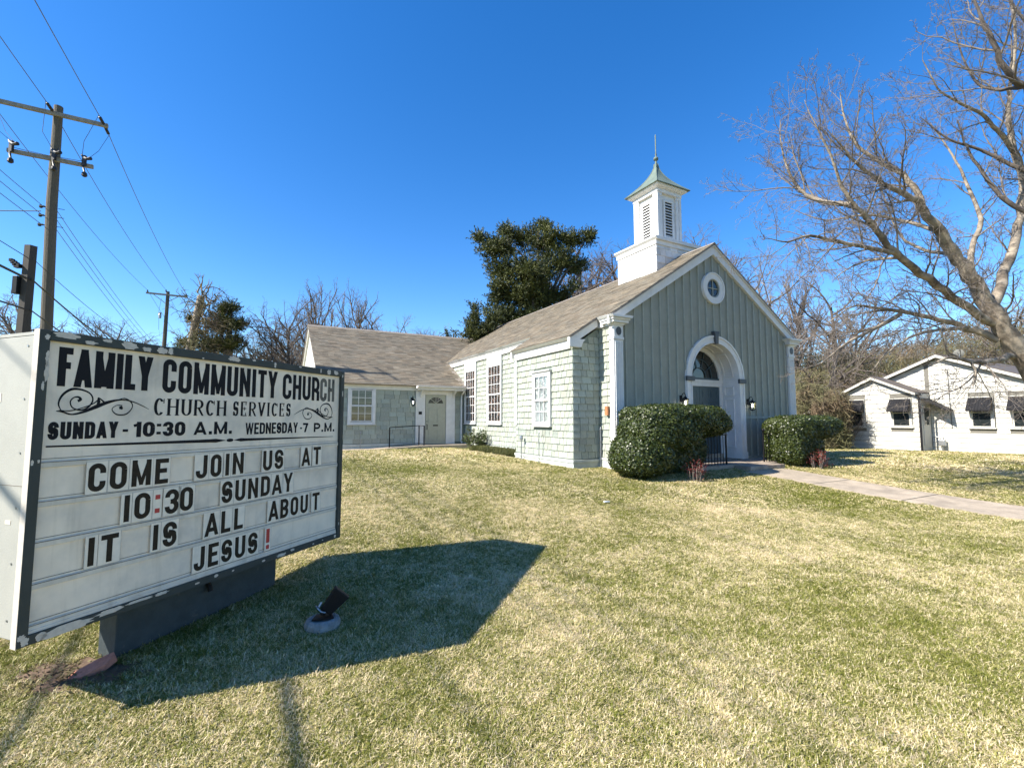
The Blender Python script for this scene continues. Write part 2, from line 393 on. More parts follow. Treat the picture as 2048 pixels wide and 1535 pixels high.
def shingle_mb(mb, q, axis, face, sgn, rng, drop=0.0, thick=1.0):
    """one shake: thick butt at the bottom, thin at the top"""
    a0, a1, z0, z1 = q; g = rng.uniform(.004, .008); a0 += g; a1 -= g; z0 += rng.uniform(-.006, .004) - drop
    tb = rng.uniform(.026, .036) * thick; tt = .004; tn = rng.uniform(.82, 1.12); yl = rng.uniform(-.03, .04)
    tn3 = (tn * (1 + yl), tn, tn * (1 - yl))
    fb, ft = face + sgn * tb, face + sgn * tt; bk = face - sgn * .004
    def P(a, f, z): return (f, a, z) if axis == 'x' else (a, f, z)
    mb.hexa([P(a0, fb, z0), P(a1, fb, z0), P(a1, bk, z0), P(a0, bk, z0), P(a0, ft, z1 + .004), P(a1, ft, z1 + .004), P(a1, bk, z1 + .004), P(a0, bk, z1 + .004)], tn3)
def shingle_wall(parent, rows, axis, face, sgn, m, rng, single=False, name='shingle_cladding'):
    if single:
        for q in rows:
            mb = MB(); shingle_mb(mb, q, axis, face, sgn, rng); mb.build('shingle', m, parent)
    else:
        mb = MB()
        for q in rows: shingle_mb(mb, q, axis, face, sgn, rng)
        mb.build(name, m, parent, kind='stuff')

rng = random.Random(3)
# --- bodies
side = MB()
side.box(-3.83, -3.70, .02, 19.3, .2, 4.16)
side_w = side.build('side_wall', 'sagebase', CH)
W1 = (8.44, 9.64); W2 = (6.12, 7.36)
holes = [(W2[0], W2[1], 1.42, 4.1), (W1[0], W1[1], 1.42, 4.1), (.55, 3.52, 0, 4.2), (-.05, .10, 0, 5)]
rows = shingle_rows(.63, 4.02, .03, 9.70, .175, .11, .25, rng, holes)
shingle_wall(side_w, rows, 'x', -3.83, -1, 'sage', rng)
rows = shingle_rows(3.1, 4.02, 9.70, 11.6, .175, .11, .25, rng, [], lambda a, z: z > 3.02 + .575 * (a - 9.5) - .1)
shingle_wall(side_w, rows, 'x', -3.83, -1, 'sage', rng)
MB().box(-3.87, -3.70, .0, 9.7, .1, .56).box(-3.885, -3.70, .0, 9.7, .56, .615).build('water_table', 'foundation', CH)
MB().box(-3.90, -3.80, .04, 11.7, 4.00, 4.16).box(-3.925, -3.80, .04, 11.7, 4.162, 4.205).build('frieze', 'white', CH, bevel=.004)
MB().prism([(-4.015, 4.262), (-3.84, 4.262), (-3.84, 4.207), (-3.96, 4.207)], 'y', 3.63, 11.8).build('eave_cornice', 'white', CH, bevel=.004)
MB().prism([(-4.015, 4.262), (-3.84, 4.262), (-3.84, 4.207), (-3.96, 4.207)], 'y', -.04, .45).build('eave_cornice', 'white', CH, bevel=.004)
# --- bump-out
bump = MB(); bump.box(-4.69, -3.72, .56, 3.54, .2, 3.46)
bump.prism([(-4.69, 3.46), (-3.72, 3.46), (-3.72, 4.1)], 'y', .56, 3.54)
bw = bump.build('alcove_wall', 'sagebase', CH)
BWIN = (1.52, 2.46, 1.42, 2.94)
rows = shingle_rows(.60, 3.43, .545, 3.55, .1752, .135, .29, rng, [(BWIN[0], BWIN[1], BWIN[2], BWIN[3])])
shingle_wall(bw, rows, 'x', -4.69, -1, 'sage', rng, single=True)
rowsf = shingle_rows(.60, 4.0, -4.71, -3.85, .1752, .16, .30, rng, [(-4.72, -4.42, 3.40, 3.8)], lambda a, z: z < 4.16 + .638 * (a + 3.9) - .33)
shingle_wall(bw, rowsf, 'y', .56, -1, 'sage', rng, single=True)
MB().box(-4.72, -3.80, .53, 3.56, .1, .50).build('foundation_wall', 'foundation', CH)
MB().box(-4.745, -3.80, .505, 3.575, .502, .575).build('water_table', 'foundation', CH, bevel=.004)
MB().box(-4.755, -4.66, .60, 3.60, 3.42, 3.64).build('frieze', 'white', CH, bevel=.004)
MB().prism([(-4.875, 3.700), (-4.68, 3.700), (-4.68, 3.642), (-4.80, 3.642)], 'y', .44, 3.62).build('eave_cornice', 'white', CH, bevel=.004)
MB().prism([(-4.86, 3.655), (-4.86, 3.44), (-4.50, 3.44), (-4.44, 3.58), (-4.36, 3.655)], 'y', .44, .555).build('cornice_return', 'white', CH, bevel=.005)
def rakeband(y0, y1, u0, u1, top, bot):
    f = lambda u: zr(u)
    return [(u0, f(u0) + top), (u1, f(u1) + top), (u1, f(u1) + bot), (u0, f(u0) + bot)]
MB().prism(rakeband(0, 0, -4.86, -3.95, -.02, -.27), 'y', .455, .54).build('rake_board', 'white', CH, bevel=.004)
MB().prism(rakeband(0, 0, -4.86, -3.95, -.02, -.27), 'y', 3.555, 3.62).build('rake_board', 'white', CH, bevel=.004)
MB().box(-4.745, -4.66, 3.45, 3.585, 1.42, 3.43).build('corner_board', 'white', CH, bevel=.004)

# --- windows on walls facing -x (axis 'x') or -y (axis 'y')
def window(parent, axis, face, a0, a1, z0, z1, ca, cb, cz0, cz1, cols, rows_, mid, back, name='sash_window', head=False, blinds=False):
    """glass a0..a1 x z0..z1, casing ca..cb x cz0..cz1"""
    def bx(mb, p0, p1, f0, f1, q0, q1):       # f measured outward from the wall face
        if axis == 'x': mb.box(face - f1, face - f0, p0, p1, q0, q1)
        else: mb.box(p0, p1, face - f1, face - f0, q0, q1)
        return mb
    w = bx(MB(), ca, cb, .001, .006, cz0, cz1).build(name, 'dark', parent)
    c = MB(); bx(c, ca, a0 - .04, .008, .075, cz0, cz1); bx(c, a1 + .04, cb, .008, .075, cz0, cz1)
    bx(c, a0 - .039, a1 + .039, .008, .073, z1 + .045, cz1); bx(c, a0 - .039, a1 + .039, .008, .073, cz0, z0 - .05)
    if head: bx(c, ca - .03, cb + .03, .008, .12, cz1 + .001, cz1 + .035)
    bx(c, ca - .01, cb + .01, .01, .10, cz0 - .03, cz0 - .001)
    c.build('casing', 'white', w, bevel=.004)
    bx(MB(), a0 - .03, a1 + .03, .007, .012, z0 - .04, z1 + .04).build('window_backing', back, w)  # sheet behind the glass; in 'dark' it paints in an unlit room
    if blinds:
        n = int((z1 - z0) / .05)
        mb = MB()
        for i in range(n):
            zz = z0 + (i + .5) * (z1 - z0) / n
            if math.sin(i * 1.7) > .35: continue
            s0 = .4 if (i * 7919) % 5 else .2
            bx(mb, a0 - .02, a1 + .02, .013, .026, zz - .010, zz + .002)
        mb.build('blind', 'blind', w)
    s = MB()
    for (q0, q1, f0) in ((mid + .0, z1, .048), (z0, mid, .032)):
        bx(s, a0 - .038, a0, f0 - .012, f0 + .014, q0 - .03, q1 + .03); bx(s, a1, a1 + .038, f0 - .012, f0 + .014, q0 - .03, q1 + .03)
        bx(s, a0 + .0005, a1 - .0005, f0 - .012, f0 + .013, q1 - .002, q1 + .029); bx(s, a0 + .0005, a1 - .0005, f0 - .012, f0 + .013, q0 - .029, q0 + .002)
    s.build('sash', 'white', w)
    mt = MB(); tw = .011
    for half, (q0, q1, f0) in enumerate(((mid + .004, z1 - .004, .048), (z0 + .004, mid - .004, .032))):
        if half == 0: q0 += .03
        else: q1 -= .03
        r = rows_ // 2
        for i in range(1, cols):
            x = a0 + (a1 - a0) * i / cols; bx(mt, x - tw, x + tw, f0 - .006, f0 + .010, q0, q1)
        for i in range(1, r):
            z = q0 + (q1 - q0) * i / r; bx(mt, a0, a1, f0 - .005, f0 + .009, z - tw, z + tw)
        for i in range(cols):
            for j in range(r):
                x0 = a0 + (a1 - a0) * i / cols; x1 = a0 + (a1 - a0) * (i + 1) / cols
                y0 = q0 + (q1 - q0) * j / r; y1 = q0 + (q1 - q0) * (j + 1) / r
                bx(MB(), x0 + .008, x1 - .008, f0 - .002, f0 + .001, y0 + .008, y1 - .008).build('pane', 'glass', w)
    mt.build('muntins', 'white', w)
    return w
window(CH, 'x', -3.84, 6.245, 7.235, 1.53, 3.62, W2[0], W2[1], 1.42, 4.02, 4, 6, 2.55, 'brownint', 'tall_window')
window(CH, 'x', -3.84, 8.565, 9.515, 1.53, 3.62, W1[0], W1[1], 1.42, 4.02, 4, 6, 2.55, 'brownint', 'tall_window')
window(CH, 'x', -4.70, 1.65, 2.33, 1.52, 2.80, BWIN[0], BWIN[1], 1.42, 2.93, 3, 4, 2.14, 'paleint', 'sash_window', head=True)

# --- wing
WV = 9.68; WS = .575
def zw(v): return 3.02 + WS * (v - 9.5)
wing = MB(); wing.box(-9.70, -3.84, WV, WV + .14, .2, 2.80)
ww = wing.build('wing_wall', 'sagebase', CH)
rows = shingle_rows(.66, 2.78, -9.70, -4.0, .176, .20, .42, rng, [(-8.73, -7.70, 1.41, 2.8), (-6.07, -4.33, 0, 3)])
shingle_wall(ww, rows, 'y', WV, -1, 'sage', rng)
MB().box(-9.72, -3.84, WV - .02, WV + .1, .1, .56).build('foundation_wall', 'foundation', CH)
MB().box(-9.74, -6.08, WV - .045, WV - .0005, .562, .635).build('water_table', 'foundation', CH, bevel=.004)
MB().box(-9.78, -3.86, WV - .055, WV + .05, 2.78, 2.955).build('frieze', 'white', CH, bevel=.004)
MB().prism([(WV - .22, 3.02), (WV, 3.02), (WV, 2.957), (WV - .15, 2.957)], 'x', -9.95, -3.86).build('eave_cornice', 'white', CH, bevel=.004)
window(CH, 'y', WV - .01, -8.59, -7.84, 1.55, 2.72, -8.74, -7.69, 1.41, 2.778, 3, 4, 2.13, 'dark', 'sash_window', blinds=True)
# gable end of the wing, white lap siding
gw = MB(); gw.prism([(WV + .02, .3), (20.0, .3), (20.0, 2.95), (14.85, 5.92), (WV + .02, 2.95)], 'x', -9.70, -9.56)
gw = gw.build('gable_wall', 'white', CH)
z = .6
while z < 5.9:
    z2 = z + .14
    def lim(zz):
        if zz < 2.95: return WV + .02, 20.0
        return WV + .02 + (zz - 2.95) / (5.92 - 2.95) * (14.85 - WV), 20.0 - (zz - 2.95) / (5.92 - 2.95) * 5.15
    a, b = lim(z); c, d = lim(min(z2, 5.88))
    if d - c > .05:
        mb = MB(); mb.add([(-9.722, a, z), (-9.722, b, z), (-9.70, b, z), (-9.70, a, z), (-9.705, c, z2), (-9.705, d, z2), (-9.70, d, z2), (-9.70, c, z2)],
                          [(0, 4, 5, 1), (0, 1, 2, 3), (4, 7, 6, 5), (0, 3, 7, 4), (1, 5, 6, 2), (3, 2, 6, 7)])
        mb.build('clapboard', 'white', gw)
    z = z2
for (v0, v1) in ((9.44, 14.85), (20.26, 14.85)):
    za = zw(9.44) if v0 < 15 else zw(9.44)
    MB().prism([(v0, za - .015), (v1, zw(14.85) - .015), (v1, zw(14.85) - .24), (v0, za - .20)], 'x', -9.80, -9.72).build('rake_board', 'white', CH)
# --- roofs with shingle tabs
def roof_plane(name, e0, e1, r0, r1, th=.03, exp=.142, parent=CH, tabs=True, seed=1, skip=None, wr=(.22, .40), label=None):
    """quad plane: eave e0-e1, ridge r0-r1 (3-D points)"""
    e0, e1, r0, r1 = map(Vector, (e0, e1, r0, r1)); n = (e1 - e0).cross(r0 - e0).normalized()
    if n.z < 0: n = -n
    mb = MB(); t = n * -.05
    mb.hexa([tuple(e0 + t), tuple(e1 + t), tuple(r1 + t), tuple(r0 + t), tuple(e0), tuple(e1), tuple(r1), tuple(r0)])
    ro = mb.build(name, 'ridge', parent)
    if not tabs: return ro
    rg = random.Random(seed); H = (r0 - e0).length; W = (e1 - e0).length; ex = (e1 - e0) / W; ey = (r0 - e0).normalized()
    mb = MB(); y = 0; row = 0
    while y < H - .02:
        y1 = min(y + exp + .012, H); x = -rg.uniform(0, .3)
        sh0 = rg.uniform(-.004, .004)
        while x < W:
            w = rg.uniform(*wr); a, b = max(0, x), min(W, x + w); x += w
            if b - a < .02: continue
            p = e0 + ex * ((a + b) / 2) + ey * (y + exp / 2)
            if skip and skip(p): continue
            yy = y - .012 - rg.choice((0, 0, .0, .01)); q = rg.random()
            tn = rg.gauss(1.0, .14); tn = max(.62, min(1.35, tn)); wv = rg.uniform(-.05, .05)
            t3 = (tn * (1 + wv), tn, tn * (1 - wv))
            h0 = rg.choice((.012, .012, .018)); h1 = .003
            A = e0 + ex * (a + .001) + ey * yy; B = e0 + ex * (b - .001) + ey * yy; C_ = e0 + ex * (b - .001) + ey * y1; D = e0 + ex * (a + .001) + ey * y1
            mb.add([tuple(A + n * .0005), tuple(B + n * .0005), tuple(A + n * h0), tuple(B + n * h0), tuple(C_ + n * h1), tuple(D + n * h1)], [(0, 1, 3, 2), (2, 3, 4, 5), (0, 2, 5), (1, 4, 3)], t3)
        y += exp; row += 1
    mb.build('roof_shingles', 'roof', ro, kind='stuff')
    return ro
LE = -4.0
sk = lambda p: p.x < -1.2 and p.y > 9.6 and p.z < zw(p.y) - .15
roof_plane('main_roof', (LE, -.14, zr(LE)), (LE, 19.6, zr(LE)), (0, -.14, ZR), (0, 19.6, ZR), seed=2, skip=sk)
roof_plane('alcove_roof', (-4.86, .42, zr(-4.86) + .003), (-4.86, 3.66, zr(-4.86) + .003), (LE + .08, .42, zr(LE + .08) + .003), (LE + .08, 3.66, zr(LE + .08) + .003), seed=5)
roof_plane('main_roof', (4.13, 19.6, zr(4.13)), (4.13, -.14, zr(4.13)), (0, 19.6, ZR), (0, -.14, ZR), seed=3, tabs=True, exp=.3, wr=(.4, .9))
skw = lambda p: p.x > -4.0 and zw(p.y) < zr(p.x) - .08
roof_plane('wing_roof', (-9.84, 9.43, zw(9.43)), (-1.0, 9.43, zw(9.43)), (-9.84, 14.85, zw(14.85)), (-1.0, 14.85, zw(14.85)), seed=4, skip=lambda p: (p.x > -3.80 and p.y < 11.4) or skw(p))
roof_plane('wing_roof', (-1.0, 20.27, zw(9.43)), (-9.84, 20.27, zw(9.43)), (-1.0, 14.85, zw(14.85)), (-9.84, 14.85, zw(14.85)), seed=4, tabs=False)
MB().prism([(-.13, ZR - .06), (0, ZR + .028), (.13, ZR - .06), (0, ZR - .02)], 'y', -.15, 19.6).build('ridge_cap', 'ridge', CH)
MB().prism([(14.72, zw(14.72) + .012), (14.85, zw(14.85) + .032), (14.98, zw(14.72) + .012), (14.85, zw(14.85) - .02)], 'x', -9.85, -1.15).build('ridge_cap', 'ridge', CH)
# rear wall and right-hand wall close the body
MB().box(3.70, 3.83, .1, 19.3, .1, 4.2).build('far_side_wall', 'sage', CH)
MB().prism([(-3.83, .2), (3.83, .2), (3.83, zr(3.83) - .1), (0, ZR - .1), (-3.83, zr(3.83) - .1)], 'y', 19.3, 19.4).build('rear_wall', 'sage', CH)
MB().box(-9.6, -3.9, 19.85, 20.0, .2, 2.9).build('wing_rear_wall', 'sage', CH)
MB().box(3.84, 4.08, .3, 19.5, 4.05, zr(4.13) - .07).build('eave_cornice', 'white', CH)

# --- facade: boards with an arched opening
RA, ZS, RIN = 1.25, 2.80, 1.03
def zlo(u):
    return .36 if abs(u) > 1.14 else ZS + math.sqrt(max(0, 1.14 ** 2 - u * u))
def ztop(u): return ZR - .30 - .632 * abs(u)
us = sorted(set(list(np.linspace(-3.83, 3.83, 30)) + list(np.linspace(-1.139, 1.139, 40)) + [-1.141, 1.141, 0.0]))
mb = MB()
for a, b in zip(us[:-1], us[1:]):
    if abs((a + b) / 2) < 1.14: la, lb = zlo(max(-1.1399, min(1.1399, a))), zlo(max(-1.1399, min(1.1399, b)))
    else: la = lb = .36
    ta, tb = ztop(a) + .12, ztop(b) + .12
    mb.add([(a, 0, la), (b, 0, lb), (b, 0, tb), (a, 0, ta), (a, .10, la), (b, .10, lb), (b, .10, tb), (a, .10, ta)],
           [(0, 1, 2, 3), (7, 6, 5, 4), (0, 4, 5, 1), (3, 2, 6, 7)])
fw = mb.build('front_wall', 'facade', CH)
bm_cache = {}
def batten(u, z0, z1):
    if z1 - z0 < .05: return
    MB().prism([(u - .026, 0.0), (u + .026, 0.0), (u + .022, -.036), (u - .022, -.036)], 'z', z0, z1).build('batten', 'batten', fw)
k = -11
bs = .312
for k in range(-11, 12):
    u = k * bs + .01
    if abs(u) > 3.46: continue
    top = ztop(u) - .035; parts = []
    if abs(u) < RA: parts = [(ZS + math.sqrt(RA ** 2 - u * u) + .01, top)]
    else: parts = [(.50, 1.615), (1.70, top)]
    if abs(u) < .47:
        c = math.sqrt(.47 ** 2 - u * u); zc = 5.47
        parts = [(parts[0][0], zc - c - .005), (zc + c + .005, top)]
    if abs(u) < .1: parts[0] = (4.19, parts[0][1])
    for p in parts: batten(u, *p)
for a, b in ((-3.50, -1.27), (1.27, 3.50)):
    MB().box(a, b, -.036, -.0005, 1.62, 1.69).build('belt_board', 'batten', fw, bevel=.004)
    MB().box(a, b, -.045, -.0005, .40, .49).build('base_board', 'batten', fw, bevel=.004)
# rake boards
for s in (-1, 1):
    MB().prism([(0, ZR - .03), (s * 4.02, zr(4.02) - .03), (s * 4.02, zr(4.02) - .24), (s * 3.9, zr(3.9) - .29), (0, ZR - .33)], 'y', -.09, -.001).build('rake_board', 'white', CH, bevel=.004)
    MB().prism([(0, ZR - .006), (s * 4.08, zr(4.08) - .006), (s * 4.08, zr(4.08) - .075), (0, ZR - .08)], 'y', -.135, -.092).build('rake_moulding', 'white', CH, bevel=.004)
# pilasters
def pilaster(s):
    x0, x1 = (3.56, 3.87); a, b = (s * x0, s * x1); lo, hi = min(a, b), max(a, b)
    p = MB().box(lo, hi, -.075, .10, .22, 3.63).build('pilaster', 'white', CH, bevel=.004)
    n = 5; fl = MB(); w = (hi - lo - .05) / n
    for i in range(n):
        c = lo + .025 + w * (i + .5); fl.prism([(c - w * .30, -.0755), (c + w * .30, -.0755), (c + w * .18, -.091), (c - w * .18, -.091)], 'z', .60, 3.58)
    fl.build('fluting', 'white', p)
    MB().box(lo - .02, hi + .02, -.095, .12, .20, .55).build('plinth', 'foundation', p, bevel=.006)
    MB().box(lo - .018, hi + .018, -.10, .13, 3.632, 3.70).build('collar', 'white', p, bevel=.006)
    MB().box(lo + .005, hi - .005, -.085, .115, 3.702, 4.0).build('capital_block', 'white', p, bevel=.006)
    MB().prism([(lo - .0, 4.0), (lo - .06, 4.05), (hi + .06, 4.05), (hi + 0, 4.0)], 'y', -.12, .16).build('bed_moulding', 'white', p)
    oo = s * .0
    MB().box(lo - .10, hi + .10, -.19, .30, 4.052, 4.12).box(lo - .13, hi + .13, -.22, .32, 4.122, 4.17).prism([(lo - .15, 4.172), (lo - .20, 4.235), (hi + .20, 4.235), (hi + .15, 4.172)], 'y', -.27, .34).build('crown_moulding', 'white', p, bevel=.005)
    cx = (lo + hi) / 2
    v = [(cx + .085 * math.cos(t), .0, 3.85 + .11 * math.sin(t)) for t in np.linspace(0, 2 * math.pi, 25)[:-1]]
    MB().prism([(q[0], q[2]) for q in v], 'y', -.099, -.0855).build('roundel', 'trimgrey', p)
    ux = s * 3.865 - s * .005
    MB().prism([(.015 + .07 * math.cos(t), 3.85 + .10 * math.sin(t)) for t in np.linspace(0, 2 * math.pi, 25)[:-1]], 'x', min(ux, ux + s * .012), max(ux, ux + s * .012)).build('roundel', 'paleint', p)
pilaster(-1); pilaster(1)
# arch casing
def arcpts(r, a0=0, a1=math.pi, n=40): return [(r * math.cos(t), ZS + r * math.sin(t)) for t in np.linspace(a0, a1, n)]
def ring(r0, r1, y0, y1, zb, name, m, parent, n=40, tone=1.0):
    mb = MB(); o = [(r1, zb)] + arcpts(r1, n=n) + [(-r1, zb)]; i = [(r0, zb)] + arcpts(r0, n=n) + [(-r0, zb)]
    k = len(o); vs = [(p[0], y, p[1]) for y in (y0, y1) for p in o] + [(p[0], y, p[1]) for y in (y0, y1) for p in i]
    fs = []
    for q in range(k - 1):
        fs += [(q, q + 1, 2 * k + q + 1, 2 * k + q), (k + q, 3 * k + q, 3 * k + q + 1, k + q + 1), (q, k + q, k + q + 1, q + 1), (2 * k + q, 2 * k + q + 1, 3 * k + q + 1, 3 * k + q)]
    mb.add(vs, fs); return mb.build(name, m, parent)
EN = ring(RIN, RA - .05, -.055, .0, .42, 'arched_surround', 'white', CH)
ring(RA - .05, RA, -.08, -.0005, .42, 'outer_moulding', 'white', EN)
ring(RIN + .0, RIN + .03, -.072, -.0555, .42, 'inner_moulding', 'white', EN)
ring(RIN, RIN + .02, .0005, .56, .42, 'reveal', 'white', EN)
for s in (-1, 1):
    MB().box(min(s * .97, s * 1.29), max(s * .97, s * 1.29), -.115, -.05, 2.68, 2.81).build('impost_block', 'trimgrey', EN, bevel=.006)
    MB().box(min(s * 1.0, s * 1.27), max(s * 1.0, s * 1.27), -.098, -.0825, .42, .62).build('base_block', 'white', EN, bevel=.005)
MB().prism([(-.055, 3.80), (.055, 3.80), (.075, 4.08), (.10, 4.10), (.115, 4.17), (-.115, 4.17), (-.10, 4.10), (-.075, 4.08)], 'y', -.13, -.02).build('keystone', 'trimgrey', EN, bevel=.005)
# raised panel mouldings on the jambs and the curved soffit
def jamb_panel(s, z0, z1):
    x = s * (RIN - .001); t = .030; y0, y1 = .13, .45; mb = MB()
    for (a, b, c, d) in ((y0, y1, z0, z0 + .03), (y0, y1, z1 - .03, z1), (y0, y0 + .03, z0 + .0305, z1 - .0305), (y1 - .03, y1, z0 + .0305, z1 - .0305)):
        mb.box(min(x, x - s * t), max(x, x - s * t), a, b, c, d)
    mb.build('panel_moulding', 'white', EN, bevel=.003)
for s in (-1, 1):
    for z0, z1 in ((.75, 1.30), (1.42, 2.22), (2.32, 2.60)): jamb_panel(s, z0, z1)
def soffit_panel(t0, t1):
    y0, y1 = .13, .45; mb = MB(); n = 10; r = RIN - .001; ri = r - .030
    def strip(ta, tb, ya, yb, nn):
        ts = np.linspace(ta, tb, nn + 1)
        for a, b in zip(ts[:-1], ts[1:]):
            P = lambda rr, t, y: (rr * math.cos(t), y, ZS + rr * math.sin(t))
            mb.hexa([P(r, a, ya), P(r, b, ya), P(r, b, yb), P(r, a, yb), P(ri, a, ya), P(ri, b, ya), P(ri, b, yb), P(ri, a, yb)])
    d = .03
    strip(t0, t1, y0, y0 + d, n); strip(t0, t1, y1 - d, y1, n)
    strip(t0, t0 + d / r, y0 + d + .0005, y1 - d - .0005, 1); strip(t1 - d / r, t1, y0 + d + .0005, y1 - d - .0005, 1)
    mb.build('panel_moulding', 'white', EN)
for a, b in ((.10, .85), (.97, 1.52), (1.62, 2.17), (2.29, 3.04)): soffit_panel(a, b)
# inner wall: transom, fanlight, double door
YD = .56
MB().box(-RIN, RIN, YD - .04, YD + .05, 2.60, 2.80).box(-RIN, RIN, YD - .055, YD - .0405, 2.72, 2.80).build('transom', 'white', EN, bevel=.004)
ring(.88, RIN - .002, YD - .035, YD + .04, 2.801, 'fanlight_frame', 'white', EN)
fan = MB().prism([(.88, ZS)] + arcpts(.88, n=32)[1:-1] + [(-.88, ZS)], 'y', YD + .01, YD + .02).build('fanlight', 'darkglass', EN)
mm = MB()
def arcbar(r, w, t0=0, t1=math.pi, n=20):
    ts = np.linspace(t0, t1, n + 1)
    for a, b in zip(ts[:-1], ts[1:]):
        P = lambda rr, t, y: (rr * math.cos(t), y, ZS + .06 + rr * math.sin(t))
        mm.hexa([P(r - w, a, YD), P(r - w, b, YD), P(r - w, b, YD - .022), P(r - w, a, YD - .022), P(r + w, a, YD), P(r + w, b, YD), P(r + w, b, YD - .022), P(r + w, a, YD - .022)])
arcbar(.30, .010); arcbar(.56, .010)
for t in np.linspace(0, math.pi, 6)[1:-1]:
    c, s_ = math.cos(t), math.sin(t)
    for r0, r1 in ((.31, .55), (.57, .86)):
        p = [(r0 * c - .008 * s_, r0 * s_ + .008 * c), (r1 * c - .008 * s_, r1 * s_ + .008 * c), (r1 * c + .008 * s_, r1 * s_ - .008 * c), (r0 * c + .008 * s_, r0 * s_ - .008 * c)]
        mm.prism([(q[0], q[1] + ZS + .06) for q in p], 'y', YD - .020, YD - .002)
mm.box(-.88, .88, YD - .03, YD + .008, 2.8005, 2.86)
mm.build('fanlight_bars', 'door', EN)
def panel_door(parent, u0, u1, z0, z1, y, m, panels, name='door', th=.04):
    d = MB().box(u0, u1, y, y + th, z0, z1).build(name, m, parent, bevel=.003)
    for (a, b, c, e) in panels:
        x0, x1 = u0 + (u1 - u0) * a, u0 + (u1 - u0) * b; q0, q1 = z0 + (z1 - z0) * c, z0 + (z1 - z0) * e
        mb = MB(); w = .016
        mb.box(x0, x1, y - .006, y - .0003, q0, q0 + w); mb.box(x0, x1, y - .006, y - .0003, q1 - w, q1)
        mb.box(x0, x0 + w, y - .006, y - .0003, q0 + w, q1 - w); mb.box(x1 - w, x1, y - .006, y - .0003, q0 + w, q1 - w)
        mb.box(x0 + .035, x1 - .035, y - .009, y - .0003, q0 + .035, q1 - .035)
        mb.build('panel', m, d)
    return d
P6 = [(.13, .46, .05, .32), (.54, .87, .05, .32), (.13, .46, .38, .78), (.54, .87, .38, .78), (.13, .46, .83, .95), (.54, .87, .83, .95)]
MB().box(-RIN + .0, -.90, YD - .03, YD + .05, .42, 2.60).box(.90, RIN, YD - .03, YD + .05, .42, 2.60).build('door_jamb', 'white', EN, bevel=.004)
d1 = panel_door(CH, -.898, -.004, .56, 2.598, YD, 'door', P6, 'front_door')
d2 = panel_door(CH, .004, .898, .56, 2.598, YD, 'door', P6, 'front_door')
MB().lathe([(.0, 0), (.022, .005), (.03, .02), (.022, .035), (.0, .04)], (.07, YD - .05, 1.42), 12).build('handle', 'metal', d2)
MB().box(-.90, .90, YD - .06, YD + .08, .42, .555).build('threshold', 'concrete2', EN)
MB().box(-1.0, 1.0, .10, 2.0, .40, .419).build('vestibule_floor', 'concrete2', EN)
MB().box(-1.1, 1.1, YD + .10, YD + .16, .42, 4.0).build('vestibule_back', 'dark', EN)
# round window
zc = 5.47
def circ(r, n=40, z=zc): return [(r * math.cos(t), z + r * math.sin(t)) for t in np.linspace(0, 2 * math.pi, n + 1)[:-1]]
rw = MB().prism(circ(.30), 'y', -.012, -.001).build('round_window', 'darkglass', CH)
def fullring(r0, r1, y0, y1, name, m, parent):
    o, i = circ(r1), circ(r0); k = len(o); vs = [(p[0], y, p[1]) for y in (y0, y1) for p in o] + [(p[0], y, p[1]) for y in (y0, y1) for p in i]; fs = []
    for q in range(k):
        w = (q + 1) % k; fs += [(q, w, 2 * k + w, 2 * k + q), (k + q, 3 * k + q, 3 * k + w, k + w), (q, k + q, k + w, w), (2 * k + q, 2 * k + w, 3 * k + w, 3 * k + q)]
    return MB().add(vs, fs).build(name, m, parent)
fullring(.28, .45, -.07, -.0005, 'casing', 'white', rw); fullring(.44, .475, -.09, -.001, 'outer_moulding', 'white', rw); fullring(.245, .285, -.045, -.0125, 'sash', 'facade', rw)
MB().box(-.013, .013, -.035, -.013, zc - .25, zc + .25).box(-.25, -.0135, -.034, -.013, zc - .013, zc + .013).box(.0135, .25, -.034, -.013, zc - .013, zc + .013).build('muntins', 'batten', rw)
# wall lanterns
def lantern(x, y, z, parent, axis='y'):
    l = MB().box(x - .05, x + .05, y - .02, y - .0005, z - .02, z + .16).build('wall_lantern', 'black', parent, bevel=.004)
    pts = [(x, y - .02, z + .10), (x, y - .07, z + .20), (x, y - .13, z + .22), (x, y - .17, z + .17), (x, y - .16, z + .12)]
    MB().tube(pts, .011, 6).build('scroll_arm', 'black', l)
    cy = y - .16
    MB().lathe([(.015, .13), (.03, .105), (.055, .085), (.10, .05), (.105, .04), (.0, .04)], (x, cy, z), 4 * 4).build('cap', 'black', l)
    MB().lathe([(.085, .038), (.060, -.16), (.0, -.16)], (x, cy, z), 6).build('glass', 'glass', l)
    fr = MB()
    for k in range(6):
        t = math.pi / 3 * k; fr.tube([(x + .088 * math.cos(t), cy + .088 * math.sin(t), z + .04), (x + .063 * math.cos(t), cy + .063 * math.sin(t), z - .165)], .006, 4)
    fr.lathe([(.07, -.162), (.07, -.175), (.02, -.195), (.0, -.21)], (x, cy, z), 12); fr.build('cage', 'black', l)
    MB().lathe([(.0, -.10), (.018, -.09), (.026, -.06), (.018, -.02), (.008, .0), (0, .01)], (x, cy, z), 10).build('bulb', 'bulb', l, smooth=True)
lantern(-1.44, 0, 2.10, CH); lantern(1.46, 0, 2.06, CH); lantern(-6.22, WV - .03, 2.33, CH)
# plaque, conduit and downspout at the front corner
MB().box(-3.93, -3.865, .135, .245, 1.70, 1.93).build('wall_box', 'orange', CH, bevel=.004)
MB().tube([(-3.90, .46, .30), (-3.90, .46, 1.35), (-3.89, .47, 1.4)], .016, 8).build('conduit', 'metal', CH)
